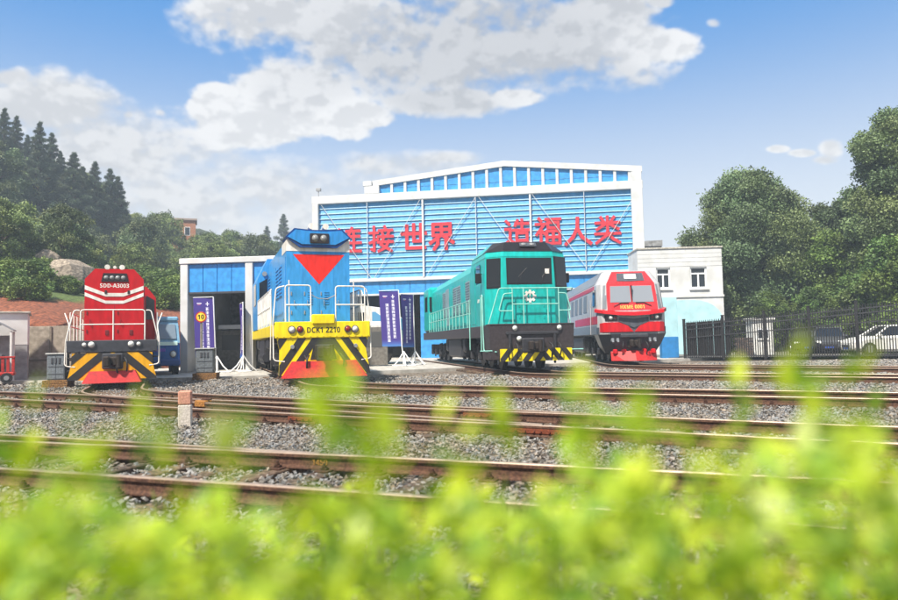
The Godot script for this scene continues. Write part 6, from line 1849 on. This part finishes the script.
const SKYLINE := [Vector2(-200, 118), Vector2(30, 128), Vector2(60, 160), Vector2(115, 186), Vector2(130, 212), Vector2(165, 212), Vector2(205, 226), Vector2(400, 236)]
func trees() -> void:
	var lm := leaf_material("leaf_green")
	var broad := spray(26, 0.42, 1, lm)
	var fine := spray(44, 0.30, 2, lm)
	var needle := spray(26, 0.7, 3, lm, true)
	var rng := RandomNumberGenerator.new(); rng.seed = 99
	var mid := Color(0.150, 0.205, 0.060)
	var dark := Color(0.105, 0.148, 0.056)
	var lightg := Color(0.24, 0.295, 0.065)
	# the great round tree and its neighbours behind the fence
	var big := tree_proto("broadleaf_tree", "great round dark green tree beside the cream office building", "", 12.7, 4.2, .12, 60, 100, fine, Color(0.135, 0.195, 0.075), 7, false, .50)
	big.position = Vector3(at(753, 300, 52.0).x, -0.1, -52.0)
	var tall := tree_proto("broadleaf_tree", "tall dark tree with an open top, rising above the white estate car", "", 14.6, 2.8, .10, 52, 90, fine, Color(0.115, 0.168, 0.062), 8, false, .48)
	tall.position = Vector3(at(908, 300, 43.0).x, -0.1, -43.0)
	var gap := tree_proto("broadleaf_tree", "dark narrow tree between the great round tree and the tall one", "", 10.4, 2.1, .10, 40, 70, fine, Color(0.075, 0.118, 0.046), 9, false, .48)
	gap.position = Vector3(at(838, 300, 50.0).x, -0.1, -50.0)
	var lite := tree_proto("broadleaf_tree", "lighter yellow green tree low between the dark trees behind the fence", "", 7.6, 2.3, .05, 44, 60, broad, Color(0.10, 0.17, 0.035), 10, false, .42)
	lite.position = Vector3(at(838, 300, 47.0).x, -0.1, -47.0)
	var k := 0
	for q in [[738, 51.0, 4.4], [765, 49.0, 4.0], [795, 50.0, 4.2], [815, 46.0, 4.2], [862, 44.0, 4.8], [905, 40.0, 6.5], [725, 56.0, 7.0], [930, 48.0, 10.0], [960, 44.0, 11.0]]:
		var s := plant_copy(lite, Vector3(at(q[0], 300, q[1]).x, -0.1, -q[1]), Vector3.ONE * q[2] / 7.6, 40.0 * k, "bushy green undergrowth tree in the row behind the black fence")
		s.set_meta("group", "bushy trees behind the fence")
		s.name = numbered("bushy_tree") if false else s.name
		k += 1
	# woods on the hill
	var grp := "trees on the wooded hill"
	var protos := [
		tree_proto("hillside_tree", "rounded mid green broadleaf tree on the wooded hill", grp, 8.0, 2.7, .12, 34, 34, broad, mid, 21),
		tree_proto("hillside_tree", "loose light green broadleaf tree on the wooded hill", grp, 7.0, 2.4, .12, 28, 34, broad, lightg, 22),
		tree_proto("hillside_tree", "dense dark green broadleaf tree on the wooded hill", grp, 9.0, 2.6, .15, 34, 34, broad, dark, 23),
		tree_proto("hillside_conifer", "dark conifer standing on the crest of the wooded hill", grp, 12.0, 2.5, .16, 76, 24, needle, Color(0.066, 0.098, 0.054), 24, true, .30)]
	var used_first := [false, false, false, false]
	var spots := []
	# crest conifers
	for q in [[-12, 110, 88], [4, 108, 86], [17, 116, 90], [27, 134, 92], [40, 122, 84], [50, 132, 90], [60, 150, 92], [76, 153, 86], [84, 166, 88], [97, 162, 90], [108, 168, 92], [116, 176, 94], [285, 212, 150], [268, 226, 150]]:
		spots.append([at(q[0], q[1], q[2]), 3])
	for q in [[8, 215, 60], [34, 205, 66], [52, 222, 60], [18, 240, 54], [66, 212, 68], [44, 238, 56]]:
		spots.append([at(q[0], q[1], q[2]), 1])
	for q in [[172, 252, 88], [182, 254, 84], [192, 250, 90], [204, 228, 92], [160, 214, 96], [210, 230, 96]]:
		spots.append([at(q[0], q[1], q[2]), 0, at(q[0], q[1], q[2]).y])
	var tries := 0
	while spots.size() < 165 and tries < 6000:
		tries += 1
		var dep := rng.randf_range(38, 150)
		var px := rng.randf_range(-70, 330)
		var x := (px - 449.0) / 700.0 * dep
		var s := hill_s(x, dep)
		if s < 13.0 or (s < 18.0 and rng.randf() < 0.5): continue
		var ok := px < 162.0 or px > 204.0 or dep < 46.0 or dep > 106.0
		for e in spots:
			if Vector2(e[0].x - x, -e[0].z - dep).length() < 2.6: ok = false; break
		if not ok: continue
		var kind := [0, 0, 1, 2, 2][rng.randi() % 5] as int
		if s < 22.0: kind = [0, 1, 1, 0, 2][rng.randi() % 5]
		spots.append([Vector3(x, 0, -dep), kind])
	for e in spots:
		var p: Vector3 = e[0]
		var kd: int = e[1]
		var top_y: float = e[2] if e.size() > 2 else 0.0
		var gy := hill_h(p.x, -p.z)
		var s := rng.randf_range(0.75, 1.15)
		if kd == 3: s = clampf((p.y - gy) / 12.0, 0.5, 1.6)
		elif top_y > 0.0: s = clampf((top_y - gy) / 8.0, 0.3, 1.2)
		elif hill_s(p.x, -p.z) < 22.0: s *= 0.66
		# crowns stay below the hill's skyline as the photograph shows it
		var col := 449.0 + p.x / -p.z * 700.0
		var line := 112.0
		for j in SKYLINE.size() - 1:
			if col >= SKYLINE[j].x and col < SKYLINE[j + 1].x: line = lerpf(SKYLINE[j].y, SKYLINE[j + 1].y, (col - SKYLINE[j].x) / (SKYLINE[j + 1].x - SKYLINE[j].x))
		if kd != 3: s = minf(s, (at(col, line + rng.randf() * 14.0, -p.z).y - gy) / [8.0, 7.0, 9.0][kd])
		if s < 0.22: continue
		var pos := Vector3(p.x, gy - 0.15, p.z)
		if not used_first[kd]:
			used_first[kd] = true
			protos[kd].position = pos; protos[kd].scale = Vector3.ONE * s
		else:
			plant_copy(protos[kd], pos, Vector3(s * rng.randf_range(.9, 1.15), s, s * rng.randf_range(.9, 1.15)), rng.randf() * 360.0)
	# shrubs on the lower slope
	var sh := tree_proto("hillside_shrub", "low bright green shrub on the red earth slope above the retaining wall", "shrubs on the slope", 1.5, 1.2, .05, 14, 26, broad, Color(0.12, 0.19, 0.035), 31, false, .30)
	meta(sh, "", "shrub")
	var n := 0
	tries = 0
	while n < 60 and tries < 4000:
		tries += 1
		var dep := rng.randf_range(35, 62)
		var px := rng.randf_range(-30, 190)
		var x := (px - 449.0) / 700.0 * dep
		var s := hill_s(x, dep)
		if s < 4.6 or s > 22.0 or (s < 3.2 and rng.randf() < .6): continue
		var pos := Vector3(x, hill_h(x, dep) - 0.1, -dep)
		var sc := rng.randf_range(.5, 1.25)
		if n == 0:
			sh.position = pos
		else: plant_copy(sh, pos, Vector3(sc * 1.2, sc * .85, sc * 1.2), rng.randf() * 360)
		n += 1
	# bare rock slabs in the cutting
	for q in [[66, 266, 46.0, 3.2, 2.6, 0.9, 24], [47, 252, 49.0, 1.7, 1.6, .8, -15], [24, 228, 56.0, 1.6, 1.0, .8, 10], [57, 262, 50.0, 1.6, 1.4, 1.0, 40]]:
		var p := at(q[0], q[1], q[2])
		var b := MB.new()
		var r2 := RandomNumberGenerator.new(); r2.seed = int(q[0])
		var rings := []
		for i in 5:
			var t := i / 4.0
			var ring := []
			for j in 9:
				var a := TAU * j / 9.0
				var rr := sin(lerpf(.35, PI - .35, t)) * r2.randf_range(.8, 1.15)
				ring.append(Vector3(cos(a) * q[3] * .5 * rr, (t - .5) * q[4], sin(a) * q[5] * rr))
			rings.append(ring)
		b.loft(rings)
		var gy := hill_h(p.x, -p.z)
		var o := thing("rock_slab", "bare pale grey rock slab leaning on the hillside cutting", "rock", Vector3(p.x, maxf(gy, p.y - .6), p.z), 0, "rock slabs in the cutting")
		var m := part(o, "slab", b, mat("rock_grey", cs(172, 164, 152), 0.95, 0, "soil", 0.5))
		m.rotation_degrees = Vector3(-38, q[6], 22)
	# brick house on the hill
	var hp := at(183, 240, 105.0)
	var ho := thing("brick_house", "flat roofed brick house high on the wooded hill", "house", Vector3(hp.x, hp.y - 3.6, -105.0), 20.0)
	var w := 24.0 / 700.0 * 105.0
	var b2 := MB.new(); b2.bx(-w / 2, w / 2, -4.0, 6.6, -4, 0, 0.02); part(ho, "wall", b2, mat("house_brick", cs(186, 128, 96), 0.9, 0, "dirt", 0.5))
	b2 = MB.new(); b2.bx(-w / 2 - .2, w / 2 + .2, 6.6, 6.9, -4.2, .2, 0.02); part(ho, "roof", b2, mat("house_roof", cs(150, 132, 120), 0.9))
	for x in [-1.0, .6]:
		b2 = MB.new(); b2.bx(x - .4, x + .4, 4.3, 5.6, 0, .03, 0.01); var wn := part(ho, "window", b2, mat("window_white", cs(238, 240, 240), 0.5))
		b2 = MB.new(); b2.bx(x - .33, x + .33, 4.37, 5.53, .03, .04); part(wn, "pane", b2, mat("dark_pane", cs(34, 40, 46), 0.06))

# young hedge close before the lens
func hedge() -> void:
	var lm := leaf_material("leaf_bright", 0.95)
	var rng := RandomNumberGenerator.new(); rng.seed = 4242
	var b := MB.new()
	for s in [1.0, -1.0]:        # one folded oval leaf, unit length
		var pts := [Vector3(0, 0, 0), Vector3(s * .16, .05, .22), Vector3(s * .22, .06, .5), Vector3(s * .13, .03, .8), Vector3(0, -.04, 1.0)]
		for i in range(1, 4): b.tri(pts[0], pts[i], pts[i + 1], Vector3.UP)
	for i in b.v.size(): b.c.append(Color.WHITE)
	var leaf := b.mesh(lm)
	# how high the hedge reaches across the picture: pixel column, pixel row of its top
	var crest := [[-80, 480], [0, 485], [40, 462], [100, 470], [150, 495], [200, 462], [240, 500], [300, 490], [350, 450], [400, 485], [450, 455], [520, 478], [590, 450], [640, 425], [680, 470], [720, 435], [790, 418], [850, 405], [898, 430], [980, 420]]
	var sprigs := [[18, 425, .62], [150, 415, .55], [340, 378, .5], [340, 410, .55], [378, 440, .5], [585, 400, .6], [590, 425, .6], [640, 395, .62], [655, 430, .6], [745, 385, .7], [800, 372, .62], [805, 400, .6], [850, 372, .7], [700, 440, .6], [230, 445, .5], [450, 430, .6], [505, 430, .62], [88, 440, .5], [880, 400, .7]]
	var labels := ["bright yellow green shrub of the blurred hedge beside the rails, a low stretch", "yellow green shrub of the hedge with long upright sprigs"]
	for part_i in 6:
		var x0 := -90.0 + part_i * 180.0
		var x1 := x0 + 180.0
		var base := Vector3((x0 + 90 - 449.0) / 700.0 * 0.9, -0.22, -0.95)
		var o := thing("leafy_shrub", "yellow green leafy shrub in the soft blurred hedge along the track", "shrub", base, 0.0, "shrubs of the hedge")
		var xf := []
		var co := []
		var st := MB.new()
		var put := func(p: Vector3, size: float, up: float) -> void:
			var bs := Basis.from_euler(Vector3(rng.randf_range(-1.1, .5) - up, rng.randf() * TAU, rng.randf_range(-.7, .7))).scaled(Vector3.ONE * size)
			xf.append(Transform3D(bs, p - base))
			# young yellow green leaves among older green ones, mixed at random
			var kind := rng.randf()
			var mixed := rng.randf()
			var c := Color(0.33, 0.50, 0.035).lerp(Color(0.58, 0.66, 0.045), mixed)
			if kind < .26: c = Color(0.18, 0.34, 0.05).lerp(Color(0.28, 0.46, 0.07), mixed)
			elif kind < .31: c = Color(0.58, 0.66, 0.22)
			co.append(c * rng.randf_range(.8, 1.15))
		for i in 1450:
			var px := rng.randf_range(x0, x1)
			var dep := lerpf(.48, 1.9, pow(rng.randf(), 1.5))
			var top := 470.0
			for j in crest.size() - 1:
				if px >= crest[j][0] and px < crest[j + 1][0]: top = lerpf(crest[j][1], crest[j + 1][1], (px - crest[j][0]) / (crest[j + 1][0] - crest[j][0]))
			top += 28.0 + rng.randf() * 16.0
			var py := lerpf(top, 760.0, pow(rng.randf(), 1.0))
			put.call(at(px, py, dep), rng.randf_range(.020, .040), 0.0)
		for s in 26:
			var px := rng.randf_range(x0, x1)
			var dep := rng.randf_range(.6, 1.6)
			var a := at(px, 640 + rng.randf() * 60, dep)
			var tip := at(px + rng.randf_range(-30, 30), 470 + rng.randf() * 40, dep)
			st.tube([Vector3(a.x, -.22, a.z), a.lerp(tip, .5) + Vector3(rng.randf_range(-.02, .02), 0, 0), tip], .006, 5, .002)
		for q in sprigs:
			if q[0] < x0 or q[0] >= x1: continue
			var tip := at(q[0], q[1], q[2])
			var root := at(q[0] + rng.randf_range(-25, 25), 560, q[2] + .03)
			st.tube([Vector3(root.x, -.22, root.z), root, root.lerp(tip, .5) + Vector3(rng.randf_range(-.01, .01), 0, 0), tip], .005, 5, .0015)
			for i in 10:
				var t := 1.0 - pow(rng.randf(), 1.5) * 0.45
				put.call(root.lerp(tip, t) + Vector3(rng.randf_range(-.012, .012), rng.randf_range(-.01, .01), rng.randf_range(-.012, .012)), rng.randf_range(.022, .040), .5)
		part(o, "stem", st, mat("green_stem", cs(120, 130, 60), 0.8))
		foliage(o, "foliage", leaf, xf, co)
